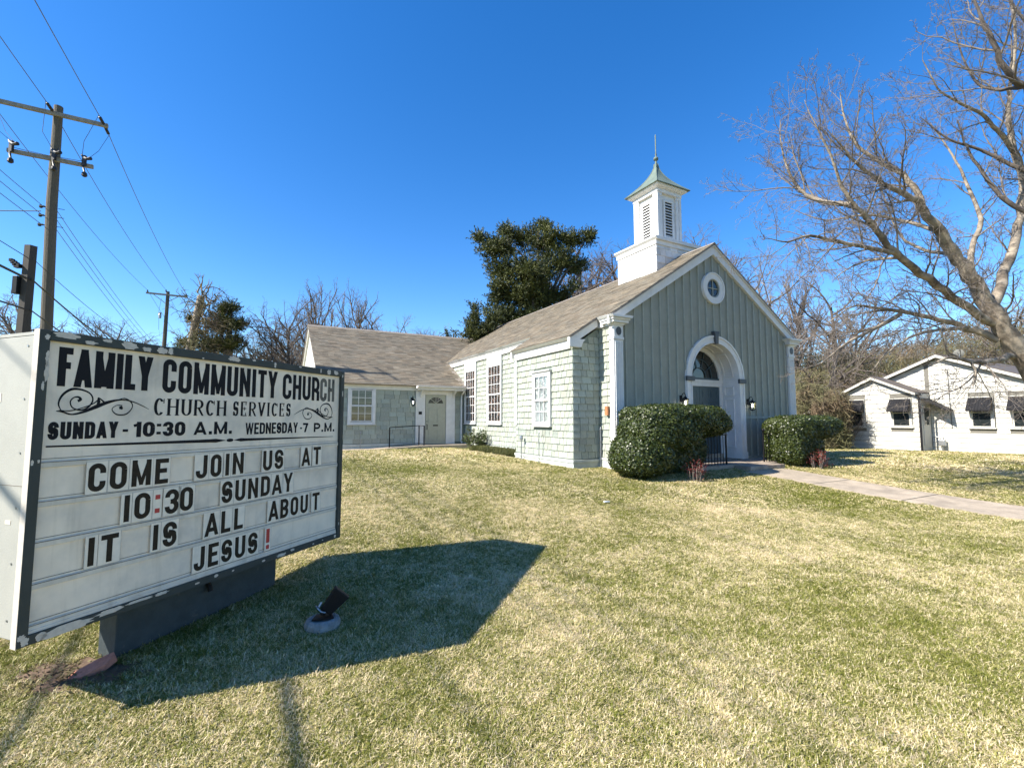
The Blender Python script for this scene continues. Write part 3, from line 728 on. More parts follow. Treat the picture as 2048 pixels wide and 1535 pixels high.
# --- wing door
wd = thing; 
sur = MB().box(-6.06, -5.66, WV - .06, WV - .001, .57, 2.775).box(-4.74, -4.34, WV - .06, WV - .001, .57, 2.775).box(-5.659, -4.741, WV - .06, WV - .001, 2.63, 2.775).build('side_door_surround', 'white', CH, bevel=.004)
MB().box(-5.57, -5.50, WV - .1, WV - .0, 0, .01)
pd = panel_door(CH, -5.64, -4.76, .58, 2.62, WV - .045, 'beigedoor', [(.12, .44, .06, .30), (.56, .88, .06, .30), (.12, .44, .42, .74), (.56, .88, .42, .74)], 'side_door')
fz = 2.27
fn = MB().prism([(-5.20 + .32, fz)] + [(-5.20 + .32 * math.cos(t), fz + .25 * math.sin(t)) for t in np.linspace(0, math.pi, 20)][1:-1] + [(-5.52, fz)], 'y', WV - .052, WV - .0455).build('fan_window', 'darkglass', pd)
mb = MB()
for t in (math.pi / 4, math.pi / 2, 3 * math.pi / 4):
    c, s_ = math.cos(t), math.sin(t)
    mb.prism([(-5.20 - .010 * s_, fz + .010 * c), (-5.20 + .31 * c - .010 * s_, fz + .24 * s_ + .010 * c), (-5.20 + .31 * c + .010 * s_, fz + .24 * s_ - .010 * c), (-5.20 + .010 * s_, fz - .010 * c)], 'y', WV - .064, WV - .0525)
mb.build('fan_window_bars', 'beigedoor', pd)
MB().box(-5.31, -5.10, WV - .055, WV - .0455, 1.32, 1.37).build('mail_slot', 'black', pd)
MB().tube([(-5.58, WV - .05, 1.18), (-5.58, WV - .10, 1.20), (-5.58, WV - .10, 1.38), (-5.58, WV - .05, 1.40)], .013, 6).lathe([(0, 0), (.03, 0), (.03, .02), (0, .02)], (-5.58, WV - .065, 1.50), 10).build('handle', 'black', pd)
MB().box(-5.94, -5.80, WV - .068, WV - .0605, 1.80, 1.92).build('number_plate', 'black', CH)
can = MB().box(-6.06, -4.02, WV - .42, WV - .062, 2.80, 2.86).build('door_canopy', 'white', CH, bevel=.005)
MB().prism([(WV - .46, 2.862), (WV - .225, 2.862), (WV - .225, 2.955), (WV - .55, 2.955), (WV - .55, 2.93)], 'x', -6.12, -3.98).build('gutter', 'white', can, bevel=.004)
for x in (-5.86, -4.42):
    MB().prism([(WV - .062, 2.798), (WV - .36, 2.798), (WV - .34, 2.74), (WV - .16, 2.62), (WV - .10, 2.50), (WV - .062, 2.50)], 'x', x - .03, x + .03).build('bracket', 'white', can, bevel=.004)
MB().tube([(-4.05, WV - .45, 2.86), (-4.05, WV - .40, 2.78), (-4.05, WV - .12, 2.66), (-4.05, WV - .08, 2.58), (-4.05, WV - .08, .68), (-4.05, WV - .16, .60)], .038, 8).build('downspout', 'white', CH)
# meter, hydrant pipes beside the alcove
mt = thing('gas_pipe', 'thin grey pipe standing against the shingled side wall', 'pipe', CW(-4.83, 3.0, .38), YA)
MB().tube([(0, 0, 0), (0, 0, .62)], .018, 8).build('pipe', 'metal', mt)
MB().lathe([(.0, 0), (.05, .01), (.055, .06), (.045, .13), (.0, .15)], (0, 0, .60), 10).build('valve_cap', 'metal', mt)
mt2 = thing('vent_pipe', 'slim pipe with bent top in front of the alcove wall below the window', 'pipe', CW(-4.84, 1.98, .37), YA)
MB().tube([(0, 0, 0), (0, 0, .86), (.02, -.01, .90)], .013, 8).build('pipe', 'metal', mt2)
mt3 = thing('standpipe', 'thin pipe rising before the wing wall left of the railing', 'pipe', CW(-8.25, 9.55, .44), YA)
MB().tube([(0, 0, 0), (0, 0, .66)], .012, 8).build('pipe', 'metal', mt3)
MB().tube([(-.03, 0, .66), (.03, 0, .66)], .016, 8).build('tap', 'metal', mt3)

# --- steeple
SV = 2.07
st = MB().box(-1.0, 1.0, SV - .88, SV + .88, 5.9, 7.19).build('steeple_base', 'white', CH)
rs = shingle_rows(6.16 - .60, 7.05, SV - .885, SV + .885, .232, .22, .50, rng, [])
def zroofmin(a, z): return True
for q in rs: 
    if q[3] > 6.12: 
        q = (q[0], q[1], max(q[2], 6.13), q[3]); mb = MB(); shingle_mb(mb, q, 'x', -1.0, -1, rng, thick=.5); mb.build('shingle', 'white2', st)
rs = shingle_rows(6.16 - .60, 7.05, -1.01, .7, .232, .20, .42, rng, [])
for q in rs:
    if q[3] > zr((q[0] + q[1]) / 2) - .02:
        mb = MB(); shingle_mb(mb, q, 'y', SV - .88, -1, rng, thick=.6); mb.build('shingle', 'white2', st)
MB().box(-1.035, 1.035, SV - .915, SV + .915, 7.06, 7.20).build('base_frieze', 'white', st, bevel=.004)
MB().prism([(-1.036, 7.201), (-1.10, 7.27), (-1.10, 7.31), (1.10, 7.31), (1.10, 7.27), (1.036, 7.201)], 'y', SV - .975, SV + .975).build('base_cornice', 'white', st, bevel=.005)
MB().hexa([(-1.05, SV - .93, 7.312), (1.05, SV - .93, 7.312), (1.05, SV + .93, 7.312), (-1.05, SV + .93, 7.312), (-.56, SV - .56, 7.50), (.56, SV - .56, 7.50), (.56, SV + .56, 7.50), (-.56, SV + .56, 7.50)]).build('base_cap', 'white', st)
bel = MB().box(-.47, .47, SV - .47, SV + .47, 7.45, 9.14).build('belfry', 'white', CH)
for sx in (-1, 1):
    for sy in (-1, 1):
        cx, cy = sx * .505, SV + sy * .505
        MB().box(cx - .045, cx + .045, cy - .045, cy + .045, 7.47, 9.14).build('corner_post', 'white', bel, bevel=.006)
for (ax, s) in (('x', -1), ('x', 1), ('y', -1), ('y', 1)):
    def B2(mb, a0, a1, f0, f1, z0, z1):
        if ax == 'x': mb.box(min(s * f0, s * f1), max(s * f0, s * f1), SV + a0, SV + a1, z0, z1)
        else: mb.box(a0, a1, SV + min(s * f0, s * f1), SV + max(s * f0, s * f1), z0, z1)
        return mb
    for (a0, a1) in ((-.45, -.33), (.33, .45)):
        B2(MB(), a0, a1, .471, .525, 7.47, 8.92).build('belfry_pilaster', 'white', bel, bevel=.006)
        B2(MB(), a0 - .005, a1 + .005, .471, .54, 8.921, 9.03).build('belfry_capital', 'white', bel, bevel=.006)
    fr = B2(MB(), -.23, -.165, .471, .512, 7.55, 8.83); B2(fr, .165, .23, .471, .512, 7.55, 8.83); B2(fr, -.164, .164, .471, .51, 8.78, 8.83); B2(fr, -.164, .164, .471, .51, 7.55, 7.60)
    fr.build('louver_frame', 'white', bel, bevel=.004)
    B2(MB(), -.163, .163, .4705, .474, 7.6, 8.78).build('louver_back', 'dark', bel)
    n = 12
    for i in range(n):
        z = 7.61 + i * (1.165 / n); h = .030
        mb = MB()
        pr = [(.475, z + .056), (.475, z + .046), (.505, z + .0), (.508, z + .012)]
        if ax == 'x': mb.prism([(s * q[0], q[1]) for q in pr], 'y', SV - .163, SV + .163)
        else: mb.prism([(SV + s * q[0], q[1]) for q in pr], 'x', -.163, .163)
        mb.build('slat', 'white', bel)
mb = MB(); mb.box(-.565, .565, SV - .565, SV + .565, 9.03, 9.14); mb.build('belfry_frieze', 'white', bel, bevel=.004)
def frust(h, mb):
    for (a0, z0), (a1, z1) in zip(h[:-1], h[1:]):
        mb.add([(-a0, SV - a0, z0), (a0, SV - a0, z0), (a0, SV + a0, z0), (-a0, SV + a0, z0), (-a1, SV - a1, z1), (a1, SV - a1, z1), (a1, SV + a1, z1), (-a1, SV + a1, z1)],
               [(0, 1, 5, 4), (1, 2, 6, 5), (2, 3, 7, 6), (3, 0, 4, 7)])
    mb.add([(-h[0][0], SV - h[0][0], h[0][1]), (h[0][0], SV - h[0][0], h[0][1]), (h[0][0], SV + h[0][0], h[0][1]), (-h[0][0], SV + h[0][0], h[0][1])], [(3, 2, 1, 0)])
    return mb
frust([(.58, 9.142), (.62, 9.16), (.69, 9.20), (.70, 9.25)], MB()).build('belfry_cornice', 'white', bel)
prof = [(.76 * (1 - t) ** 1.75 + .045 * t, 9.252 + 1.10 * t) for t in np.linspace(0, 1, 12)]
prof = [(.765, 9.251), (.765, 9.262)] + [(a, z + .012) for a, z in prof[0:]]
sp = frust(prof, MB()).build('spire_roof', 'copper', bel)
mb = MB()
for sx in (-1, 1):
    for sy in (-1, 1): mb.tube([(sx * (a + .0), SV + sy * (a + .0), z) for a, z in prof[2:]], .016, 6)
mb.build('hip_seam', 'copper', sp)
fin = MB().lathe([(.035, 10.30), (.04, 10.40), (.03, 10.44), (.03, 10.49), (.075, 10.505), (.085, 10.545), (.075, 10.585), (.03, 10.61), (.022, 10.66), (.035, 10.70), (.02, 10.74), (.02, 11.38), (.012, 11.42), (0, 11.42)], (0, SV, 0), 12).build('finial', 'copper', bel, smooth=True)

# ------------------------------------------------------------------ pen lettering
def ribbon(mb, path, tv, th, map_, z0, z1, clampy=None, widths=None, closed=False):
    """elliptical-pen stroke: path of 2-D points, tv = stem width, th = bar width; map_ puts (x, y) on the sign"""
    P = [Vector(p) for p in path]; n = len(P); L_, R_ = [], []
    for i in range(n):
        if closed: d0 = P[i] - P[i - 1]; d1 = P[(i + 1) % n] - P[i]
        else: d0 = P[i] - P[i - 1] if i else P[1] - P[0]; d1 = P[i + 1] - P[i] if i < n - 1 else P[-1] - P[-2]
        d0.normalize(); d1.normalize(); n0 = Vector((-d0.y, d0.x)); n1 = Vector((-d1.y, d1.x)); nn = (n0 + n1)
        if nn.length < 1e-4: nn = n0
        nn.normalize(); k = 1 / max(.5, nn.dot(n0)); w = widths[i] if widths else 1
        o = Vector((nn.x * tv / 2, nn.y * th / 2)) * k * w
        for lst, q in ((L_, P[i] + o), (R_, P[i] - o)):
            if clampy: q.y = max(clampy[0], min(clampy[1], q.y))
            lst.append(q)
    rng_ = range(n if closed else n - 1)
    vs = []; fs = []
    for lst in (L_, R_):
        for q in lst: vs.append(map_(q.x, q.y, z1))
    for lst in (L_, R_):
        for q in lst: vs.append(map_(q.x, q.y, z0))
    for i in rng_:
        j = (i + 1) % n
        fs += [(i, j, n + j, n + i), (2 * n + i, 2 * n + j, j, i), (n + i, n + j, 3 * n + j, 3 * n + i)]
    mb.add(vs, fs)
def earc(cx, cy, rx, ry, a0, a1, n=9):
    return [(cx + rx * math.cos(R(a)), cy + ry * math.sin(R(a))) for a in np.linspace(a0, a1, n)]
def glyph(ch, w, h, tv, th, serif=False):
    """centre-line strokes of a letter in a w x h box: list of (path, tv, th)"""
    l, r, t, b, m = tv / 2, w - tv / 2, h - th / 2, th / 2, h / 2; rx = (w - tv) / 2; ry = min(rx * 1.05, (h - th) / 2 - .001)
    if serif: ry = (h - th) / 2
    cx = w / 2; S = []; T, H_ = tv, th
    st = lambda x, a=0, b_=h: S.append(([(x, a), (x, b_)], T, H_))
    bar = lambda x0, x1, y: S.append(([(x0, y), (x1, y)], T, H_))
    def dg(x0, y0, x1, y1, k=1.0):
        dx, dy = abs(x1 - x0), abs(y1 - y0); L_ = math.hypot(dx, dy); S.append(([(x0 - (x1 - x0) * .04, y0 - (y1 - y0) * .04), (x1 + (x1 - x0) * .04, y1 + (y1 - y0) * .04)], T * k * dy / L_ / (dy / L_), T * k * .6))
    if ch == 'F': st(l); bar(0, w, t); bar(0, w * .88, h * .54)
    elif ch == 'E': st(l); bar(0, w, t); bar(0, w * .88, h * .52); bar(0, w, b)
    elif ch == 'L': st(l); bar(0, w, b)
    elif ch == 'I': st(cx)
    elif ch == '1': 
        st(r)
        if w > tv * 1.4: S.append(([(0, h * .74), (w * .5, h * .80), (r, h * .99)], T * .7, H_ * .8))
    elif ch == 'T': st(cx); bar(0, w, t)
    elif ch == 'H': st(l); st(r); bar(0, w, h * .52)
    elif ch == 'A': dg(l * .95, 0, cx, h, .95); dg(w - l * .95, 0, cx, h, .95); bar(w * .22, w * .78, h * .27)
    elif ch == 'V': dg(l, h, cx, 0); dg(r, h, cx, 0)
    elif ch == 'Y': dg(l, h, cx, h * .42); dg(r, h, cx, h * .42); st(cx, 0, h * .5)
    elif ch == 'M': st(l); st(r); dg(l, h, cx, h * .08, .75); dg(r, h, cx, h * .08, .75)
    elif ch == 'W': dg(l * .8, h, w * .28, 0, .8); dg(w * .5, h, w * .28, 0, .75); dg(w * .5, h, w * .72, 0, .75); dg(w - l * .8, h, w * .72, 0, .8)
    elif ch == 'N': st(l); st(r); dg(l, h, r, 0, .85)
    elif ch in 'O0': S.append((earc(cx, t - ry, rx, ry, 0, 180, 13) + earc(cx, b + ry, rx, ry, 180, 360, 13) + [(r, t - ry)], T, H_))
    elif ch == 'C': S.append(([(r, h * .64)] + earc(cx, t - ry, rx, ry, 0, 180, 13) + earc(cx, b + ry, rx, ry, 180, 360, 13) + [(r, h * .36)], T, H_)) if not serif else S.append((earc(cx, m, rx, ry, 42, 318, 25), T, H_))
    elif ch == 'U': S.append(([(l, h)] + earc(cx, b + ry, rx, ry, 180, 360, 13) + [(r, h)], T, H_)) if not serif else S.append(([(l, h), (l, h * .32)] + earc(cx, b + h * .27, rx, h * .27, 180, 360, 13) + [(r, h)], T, H_))
    elif ch == 'J': S.append(([(l, h * .34)] + earc(cx, b + ry, rx, ry, 180, 360, 13) + [(r, h)], T, H_))
    elif ch == 'D': st(l); S.append(([(0, t), (cx, t)] + earc(cx, t - ry, rx, ry, 90, 0, 7) + earc(cx, b + ry, rx, ry, 0, -90, 7) + [(0, b)], T, H_))
    elif ch in 'PR':
        q = h * .24 if not serif else h * .25; st(l); S.append(([(0, t), (cx, t)] + earc(cx, t - q, rx, q, 90, -90, 11) + [(0, t - 2 * q)], T, H_))
        if ch == 'R':
            if serif: dg(cx * .9, h * .5, w - tv * .25, 0, .9)
            else: S.append(([(cx, t - 2 * q), (r * .9, t - 2 * q - h * .06), (r, h * .34), (r, 0)], T, H_))
    elif ch == 'B':
        q = (h - th) / 4; st(l)
        for c0 in (t - q, b + q): S.append(([(0, c0 + q), (cx, c0 + q)] + earc(cx, c0, rx, q, 90, -90, 11) + [(0, c0 - q)], T, H_))
    elif ch == 'S':
        q = (h - th) / 4; k = .95
        S.append(([(r, t - q * (1.15 if not serif else .8))] + earc(cx, t - q, rx, q, 5, 180, 12) + [(l, t - q * 1.15)] + earc(cx, m + q * .15, rx * .9, q * .55, 200, 262, 4) + earc(cx, m - q * .15, rx * .9, q * .55, 82, 20, 4) + [(r, b + q * 1.15)] + earc(cx, b + q, rx, q, 0, -180, 12) + [(l, b + q * (1.15 if not serif else .8))], T, H_))
    elif ch == '3':
        q = (h - th) / 4
        S.append(([(l, t - q * 1.1)] + earc(cx, t - q, rx, q, 180, -70, 14) + [(cx * .8, m)], T, H_)); S.append(([(cx * .8, m)] + earc(cx, b + q, rx, q, 70, -180, 14) + [(l, b + q * 1.1)], T, H_))
    elif ch == '7': bar(0, w, t); S.append(([(r, t), (w * .62, h * .5), (w * .42, 0)], T, H_ * .6))
    elif ch == ':': S.append(([(cx, h * .14), (cx, h * .32)], T, H_)); S.append(([(cx, h * .68), (cx, h * .86)], T, H_))
    elif ch == '.': S.append(([(cx, 0), (cx, tv * 1.0)], T, H_))
    elif ch == '-': bar(0, w, h * .42)
    elif ch == '!': S.append(([(cx, 0), (cx, h * .2)], T, H_)); S.append(([(cx, h * .31), (cx, h)], T * 1.1, H_))
    if serif:
        sv = .18 * h * .55; sw = tv * .8
        feet = {'H': [(l, 0), (l, 1), (r, 0), (r, 1)], 'I': [(cx, 0), (cx, 1)], 'U': [(l, 1), (r, 1)], 'R': [(l, 0)], 'E': [], 'V': [(l, 1), (r, 1)]}.get(ch, [])
        for x, top in feet:
            y = h - th * .3 if top else th * .3; S.append(([(x - sw, y), (x + sw, y)], T, H_ * .8))
        if ch == 'E':
            S.append(([(r, b), (r, b + h * .2)], tv * .35, H_)); S.append(([(r, t), (r, t - h * .2)], tv * .35, H_)); S.append(([(w * .62, h * .40), (w * .62, h * .62)], tv * .3, H_))
        if ch in 'CS': S.append(([(r + tv * .3, t), (r + tv * .3, t - h * .26)], tv * .3, H_))
        if ch == 'S': S.append(([(l - tv * .3, b), (l - tv * .3, b + h * .26)], tv * .3, H_))
    return S
WID = dict(F=.85, A=1.08, M=1.2, I=.42, L=.82, Y=1.02, C=1, O=1, U=1, N=1.0, T=.9, H=1.0, R=1.0, E=.85, S=.95, D=1, W=1.4, J=.8, B=1, V=1.0)
WID.update({'1': .6, '0': 1, '3': .95, '7': .9, ':': .42, '.': .42, '-': .55, ' ': .6, '!': .4, 'P': .95})
def lettering(parent, name, text, x0, x1, z0, z1, y, m, tv, th, gap=.14, serif=False, wid=None):
    W = dict(WID); W.update(wid or {})
    tot = sum(W[c] for c in text) + gap * (len(text) - 1); u = (x1 - x0) / tot; x = x0; mb = MB(); k = 0
    for c in text:
        w = W[c] * u
        if c != ' ':
            for path, a, b in glyph(c, w, z1 - z0, min(tv, w), th, serif):
                k += 1; d = .0012 + .00006 * (k % 23)
                ribbon(mb, path, a, b, lambda px, py, q, x=x: (x + px, y - q, z0 + py), .0002, d, clampy=(0, z1 - z0))
        x += w + gap * u
    return mb.build(name, m, parent)

# ------------------------------------------------------------------ church sign
SA = R(19.7); sD = Vector((math.sin(SA), math.cos(SA), 0)); sN = Vector((math.cos(SA), -math.sin(SA), 0))
SO = sD * 2.696 + sN * -3.237
SG = thing('church_sign', 'grey two-sided church sign with changeable letters on a low pedestal', 'sign', SO, R(90) - SA)
SX, SY, SZ0, SZ1 = 1.219, .62, .42, 2.088
MB().box(-SX + .004, SX - .004, .03, SY - .03, SZ0 + .035, SZ1 - .03).build('cabinet', 'signend', SG, bevel=.006)
MB().box(-SX + .002, SX - .002, .033, SY - .033, SZ1 - .0298, SZ1 - .012).build('cabinet_top', 'signend', SG)
FY = .028
for nm, (a, b, c, d) in {'left': (-SX, -SX + .048, SZ0, SZ1), 'right': (SX - .048, SX, SZ0, SZ1)}.items():
    MB().box(a, b, -.002, .03, c, d).build('frame_rail', 'signframe', SG, bevel=.003)
    MB().box(a, b, SY - .03, SY + .002, c, d).build('frame_rail', 'signframe', SG, bevel=.003)
for z0, z1 in ((SZ0, SZ0 + .052), (SZ1 - .055, SZ1)):
    MB().box(-SX + .0485, SX - .0485, -.001, .0295, z0, z1).build('frame_rail', 'signframe', SG, bevel=.003)
    MB().box(-SX + .0485, SX - .0485, SY - .0295, SY + .001, z0, z1).build('frame_rail', 'signframe', SG, bevel=.003)
# pale lip of the end plates
MB().box(-SX - .0015, -SX - .0002, -.0035, .045, SZ0 - .0, SZ1 + .001).build('end_strip', 'chip', SG)
MB().box(-SX + .048, SX - .048, .024, .034, SZ0 + .05, SZ1 - .05).build('face_panel', 'panel', SG)
MB().box(-SX + .048, SX - .048, SY - .034, SY - .024, SZ0 + .05, SZ1 - .05).build('face_panel', 'panel', SG)
PF = .024                                      # the face of the panel
# letter tracks
for i, z in enumerate((1.383, 1.172, .958, .742, .528)):
    sl = -.012 * i / 4
    t = MB().box(-1.168, 1.168, PF - .010, PF - .0004, z - .045 + (.0), z - .012).build('letter_track', 'rail', SG, bevel=.002)
    MB().box(-1.168, 1.168, PF - .0118, PF - .0101, z - .019, z - .0155).build('grime_line', 'grime', t)
    MB().box(-1.168, 1.168, PF - .002, PF - .0004, z + .0005, z + .0035).build('grime_line', 'grime', t)
MB().box(-1.168, 1.168, PF - .014, PF - .0004, .472, .490).build('bottom_channel', 'rail', SG, bevel=.002)
# printed header
hd = lettering(SG, 'printed_title', 'FAMILY', -1.118, -.622, 1.785, 2.006, PF, 'ink', .037, .038, gap=.13, wid=dict(F=.78, A=1.05, M=1.2, L=.75, Y=1.05))
lettering(SG, 'printed_title', 'COMMUNITY', -.556, .392, 1.780, 2.008, PF, 'ink', .034, .036, gap=.17, wid=dict(C=.95, O=.98, M=1.22, U=.98, N=1.02))
lettering(SG, 'printed_title', 'CHUR', .453, .895, 1.777, 2.000, PF, 'ink', .034, .036, gap=.17)
lettering(SG, 'worn_title_letters', 'CH', .905, 1.102, 1.775, 1.998, PF, 'fadedink', .034, .036, gap=.17)
lettering(SG, 'printed_services_line', 'CHURCH', -.600, -.080, 1.626, 1.740, PF, 'ink', .0185, .007, gap=.30, serif=True, wid=dict(C=.92, H=1.05, U=.98, R=.95))
lettering(SG, 'printed_services_line', 'SERVICES', -.020, .548, 1.626, 1.740, PF, 'ink', .0175, .007, gap=.32, serif=True, wid=dict(S=.68, E=.78, R=.92, V=1.0, I=.36, C=.88))
lettering(SG, 'printed_hours', 'SUNDAY', -1.142, -.802, 1.487, 1.586, PF, 'ink', .021, .020, gap=.16)
MB().box(-.776, -.746, PF - .0014, PF - .0002, 1.522, 1.538).build('printed_dash', 'ink', SG)
lettering(SG, 'printed_hours', '10:30', -.715, -.385, 1.487, 1.584, PF, 'ink', .027, .021, gap=.14, wid={'1': .62})
lettering(SG, 'printed_hours', 'A.M.', -.325, -.018, 1.489, 1.582, PF, 'ink', .024, .020, gap=.14, wid=dict(A=1.2, M=1.3))
lettering(SG, 'printed_hours', 'WEDNESDAY', .098, .640, 1.479, 1.572, PF, 'ink', .017, .016, gap=.16)
MB().box(.668, .690, PF - .0014, PF - .0002, 1.512, 1.526).build('printed_dash', 'ink', SG)
lettering(SG, 'printed_hours', '7', .700, .765, 1.481, 1.566, PF, 'ink', .022, .018)
lettering(SG, 'printed_hours', 'P.M.', .838, 1.122, 1.480, 1.566, PF, 'ink', .021, .018, gap=.14, wid=dict(P=1.05, M=1.25))
# swirls and rule
def swirl(parent, x0, x1, z0, z1, flip):
    mb = MB()
    def mp(px, py, q):
        t = (px - 332) / 530.0; x = x0 + (x1 - x0) * t if not flip else x1 - (x1 - x0) * t
        return (x, PF - q, z0 + (z1 - z0) * (595 - py) / 148.0)
    def sp(pts, w, k):
        P = [Vector(p) for p in pts]; out = []; ws = []                   # Catmull-Rom
        for i in range(len(P) - 1):
            a, b, c, d = P[max(0, i - 1)], P[i], P[i + 1], P[min(len(P) - 1, i + 2)]
            for s_ in range(5):
                t = s_ / 5; out.append(.5 * ((2 * b) + (c - a) * t + (2 * a - 5 * b + 4 * c - d) * t * t + (3 * b - a - 3 * c + d) * t ** 3)); ws.append(w[i] * (1 - t) + w[i + 1] * t)
        out.append(P[-1]); ws.append(w[-1])
        ws = [q * 1.35 for q in ws]; ribbon(mb, out, 1, 1, mp, .0002, .001 + .0001 * k, widths=ws)
    sp([(438, 516), (452, 505), (440, 492), (415, 497), (400, 522), (415, 555), (460, 567), (500, 545), (518, 505), (500, 468), (450, 448), (400, 450), (358, 485), (342, 535), (362, 578)], [10, 12, 8, 5, 5, 5, 7, 7, 6, 6, 8, 11, 9, 6, 2], 0)
    sp([(333, 574), (365, 578), (410, 592), (470, 578), (540, 545), (610, 515), (680, 500), (750, 508), (820, 535), (862, 556)], [3, 8, 6, 10, 17, 13, 6, 5, 4, 1], 1)
    sp([(345, 568), (400, 572), (470, 552), (530, 522), (552, 492)], [2, 5, 4, 5, 2], 2)
    sp([(545, 535), (552, 515), (550, 492), (585, 520)], [8, 14, 4, 8], 3)
    sp([(640, 510), (700, 490), (745, 515), (750, 550), (715, 588), (660, 590), (630, 560), (655, 535), (690, 535)], [2, 5, 5, 4, 6, 6, 3, 3, 5], 4)
    sp([(672, 552), (684, 548), (690, 558)], [10, 14, 8], 5)
    return mb.build('printed_swirl', 'ink', parent)
swirl(SG, -1.113, -.630, 1.625, 1.773, False)
swirl(SG, .590, 1.088, 1.600, 1.752, True)
mb = MB()
def rz_(x): return 1.451 + (x + 1.146) / 2.248 * -.022
ribbon(mb, [(-1.146, rz_(-1.146)), (-.9, rz_(-.9)), (-.5, rz_(-.5)), (-.2, rz_(-.2)), (-.15, rz_(-.15)), (-.07, rz_(-.07))], 1, 1, lambda x, y, q: (x, PF - q, y), .0002, .0012, widths=[.009, .012, .017, .024, .028, .002])
ribbon(mb, [(1.102, rz_(1.102)), (.8, rz_(.8)), (.4, rz_(.4)), (.1, rz_(.1)), (.06, rz_(.06)), (0, rz_(0))], 1, 1, lambda x, y, q: (x, PF - q, y), .0002, .0012, widths=[.004, .009, .015, .022, .027, .002])
mb.prism([(-.035 + .030 * math.cos(t), 1.440 + .013 * math.sin(t)) for t in np.linspace(0, 2 * math.pi, 17)[:-1]], 'y', PF - .0012, PF - .0002)
mb.build('printed_rule', 'ink', SG)
# changeable letters on clear tiles
ROWS = [
    (1.176, 1.341, [('C', -.946, -.858), ('O', -.836, -.744), ('M', -.716, -.603), ('E', -.577, -.493), ('J', -.302, -.218), ('O', -.192, -.106), ('I', -.074, -.040), ('N', -.012, .084), ('U', .267, .358), ('S', .384, .476), ('A', .686, .792), ('T', .830, .925)]),
    (.966, 1.129, [('1', -.755, -.718), ('0', -.690, -.596), (':', -.568, -.535), ('3', -.504, -.413), ('0', -.404, -.313), ('S', -.093, -.004), ('U', .020, .110), ('N', .135, .228), ('D', .255, .345), ('A', .366, .472), ('Y', .488, .589)]),
    (.750, .912, [('I', -.927, -.888), ('T', -.860, -.768), ('I', -.571, -.533), ('S', -.506, -.415), ('A', -.214, -.108), ('L', -.086, -.008), ('L', .022, .100), ('A', .342, .446), ('B', .464, .552), ('O', .576, .664), ('U', .690, .780), ('T', .834, .927)]),
    (.528, .692, [('J', -.283, -.205), ('E', -.178, -.098), ('S', -.074, .014), ('U', .040, .130), ('S', .155, .243), ('!', .326, .362)]),
]
for z0, z1, ls in ROWS:
    for c, a, b in ls:
        jz = random.uniform(-.002, .002); tl = MB().box(a - .013, b + .013, PF - .0125, PF - .0108, z0 - .012, z1 + .011).build('letter_tile', 'tile', SG)
        ed = MB()
        for q in ((a - .0135, a - .0122, z0 - .012, z1 + .011), (b + .0122, b + .0135, z0 - .012, z1 + .011), (a - .0122, b + .0122, z1 + .0098, z1 + .0108)):
            ed.box(q[0], q[1], PF - .0130, PF - .0126, q[2], q[3])
        ed.build('tile_edge', 'tileedge', tl)
        mb = MB(); k = 0; w = b - a
        for path, tv, th in glyph(c, w, z1 - z0, min(.030, w), .029):
            k += 1; ribbon(mb, path, tv, th, lambda px, py, q: (a + px, PF - .0126 - q, z0 + jz + py), .0001, .0010 + .00008 * k, clampy=(0, z1 - z0))
        mb.build('letter', 'red' if c in ':!' else 'ink2', tl)
# peeled paint patches on the frame, each an irregular flake outline
def chip(parent, cx, cz, w, h, seed, y=-.0022, face='y'):
    rg = random.Random(seed); n = 22; pts = []
    for i in range(n):
        t = 2 * math.pi * i / n; r = rg.uniform(.62, 1.1); pts.append((cx + w / 2 * 1.15 * r * math.cos(t), cz + h / 2 * max(-1, min(1, 1.25 * r * math.sin(t)))))
    vs = [(p[0], y - .0008, p[1]) for p in pts] + [(p[0], y, p[1]) for p in pts] + [(cx, y - .0008, cz)]
    fs = [(2 * n, i, (i + 1) % n) for i in range(n)] + [(i, i + n, (i + 1) % n + n, (i + 1) % n) for i in range(n)]
    MB().add(vs, fs).build('peeled_patch', 'chip', parent)
tz = SZ1 - .0275; bz = SZ0 + .026
for i, (x, z, w, h) in enumerate([(-1.10, tz + .010, .11, .034), (-1.185, tz - .012, .022, .030), (-.985, tz - .014, .060, .022), (-.90, tz + .012, .05, .02), (-.78, tz, .10, .046), (-.68, tz - .010, .05, .028), (-.585, tz - .004, .06, .044), (-.53, tz, .035, .048), (-.30, tz - .02, .015, .012), (-.05, tz + .006, .10, .038),
        (.13, tz + .016, .03, .016), (.34, tz, .022, .045), (.62, tz + .014, .03, .016), (.88, tz + .004, .016, .04), (.99, tz, .05, .050), (1.09, tz + .004, .06, .040), (1.19, tz - .02, .016, .03),
        (-1.185, bz - .0, .032, .040), (-1.00, bz - .002, .24, .048), (-1.12, bz, .05, .044), (-.80, bz + .010, .13, .028), (-.64, bz + .016, .16, .016), (-.50, bz + .014, .08, .02), (-.12, bz + .008, .03, .022), (-.26, bz, .03, .012), (.02, bz + .004, .02, .012), (.30, bz, .03, .016), (.48, bz - .002, .09, .026), (.60, bz + .01, .05, .020), (.85, bz, .022, .012), (.97, bz + .006, .018, .010), (1.14, bz + .004, .03, .03), (1.19, .56, .01, .03)]):
    chip(SG, x, z, w, h, i)
for i, (x, z, w, h) in enumerate([(-1.178, 1.86, .018, .12), (-1.180, 1.93, .014, .09), (-1.19, 1.78, .012, .05), (-1.183, 1.375, .010, .02), (-1.21, 1.37, .012, .03), (1.195, 1.86, .012, .06), (-1.20, .47, .03, .03)]):
    chip(SG, x, z, w, h, 100 + i)
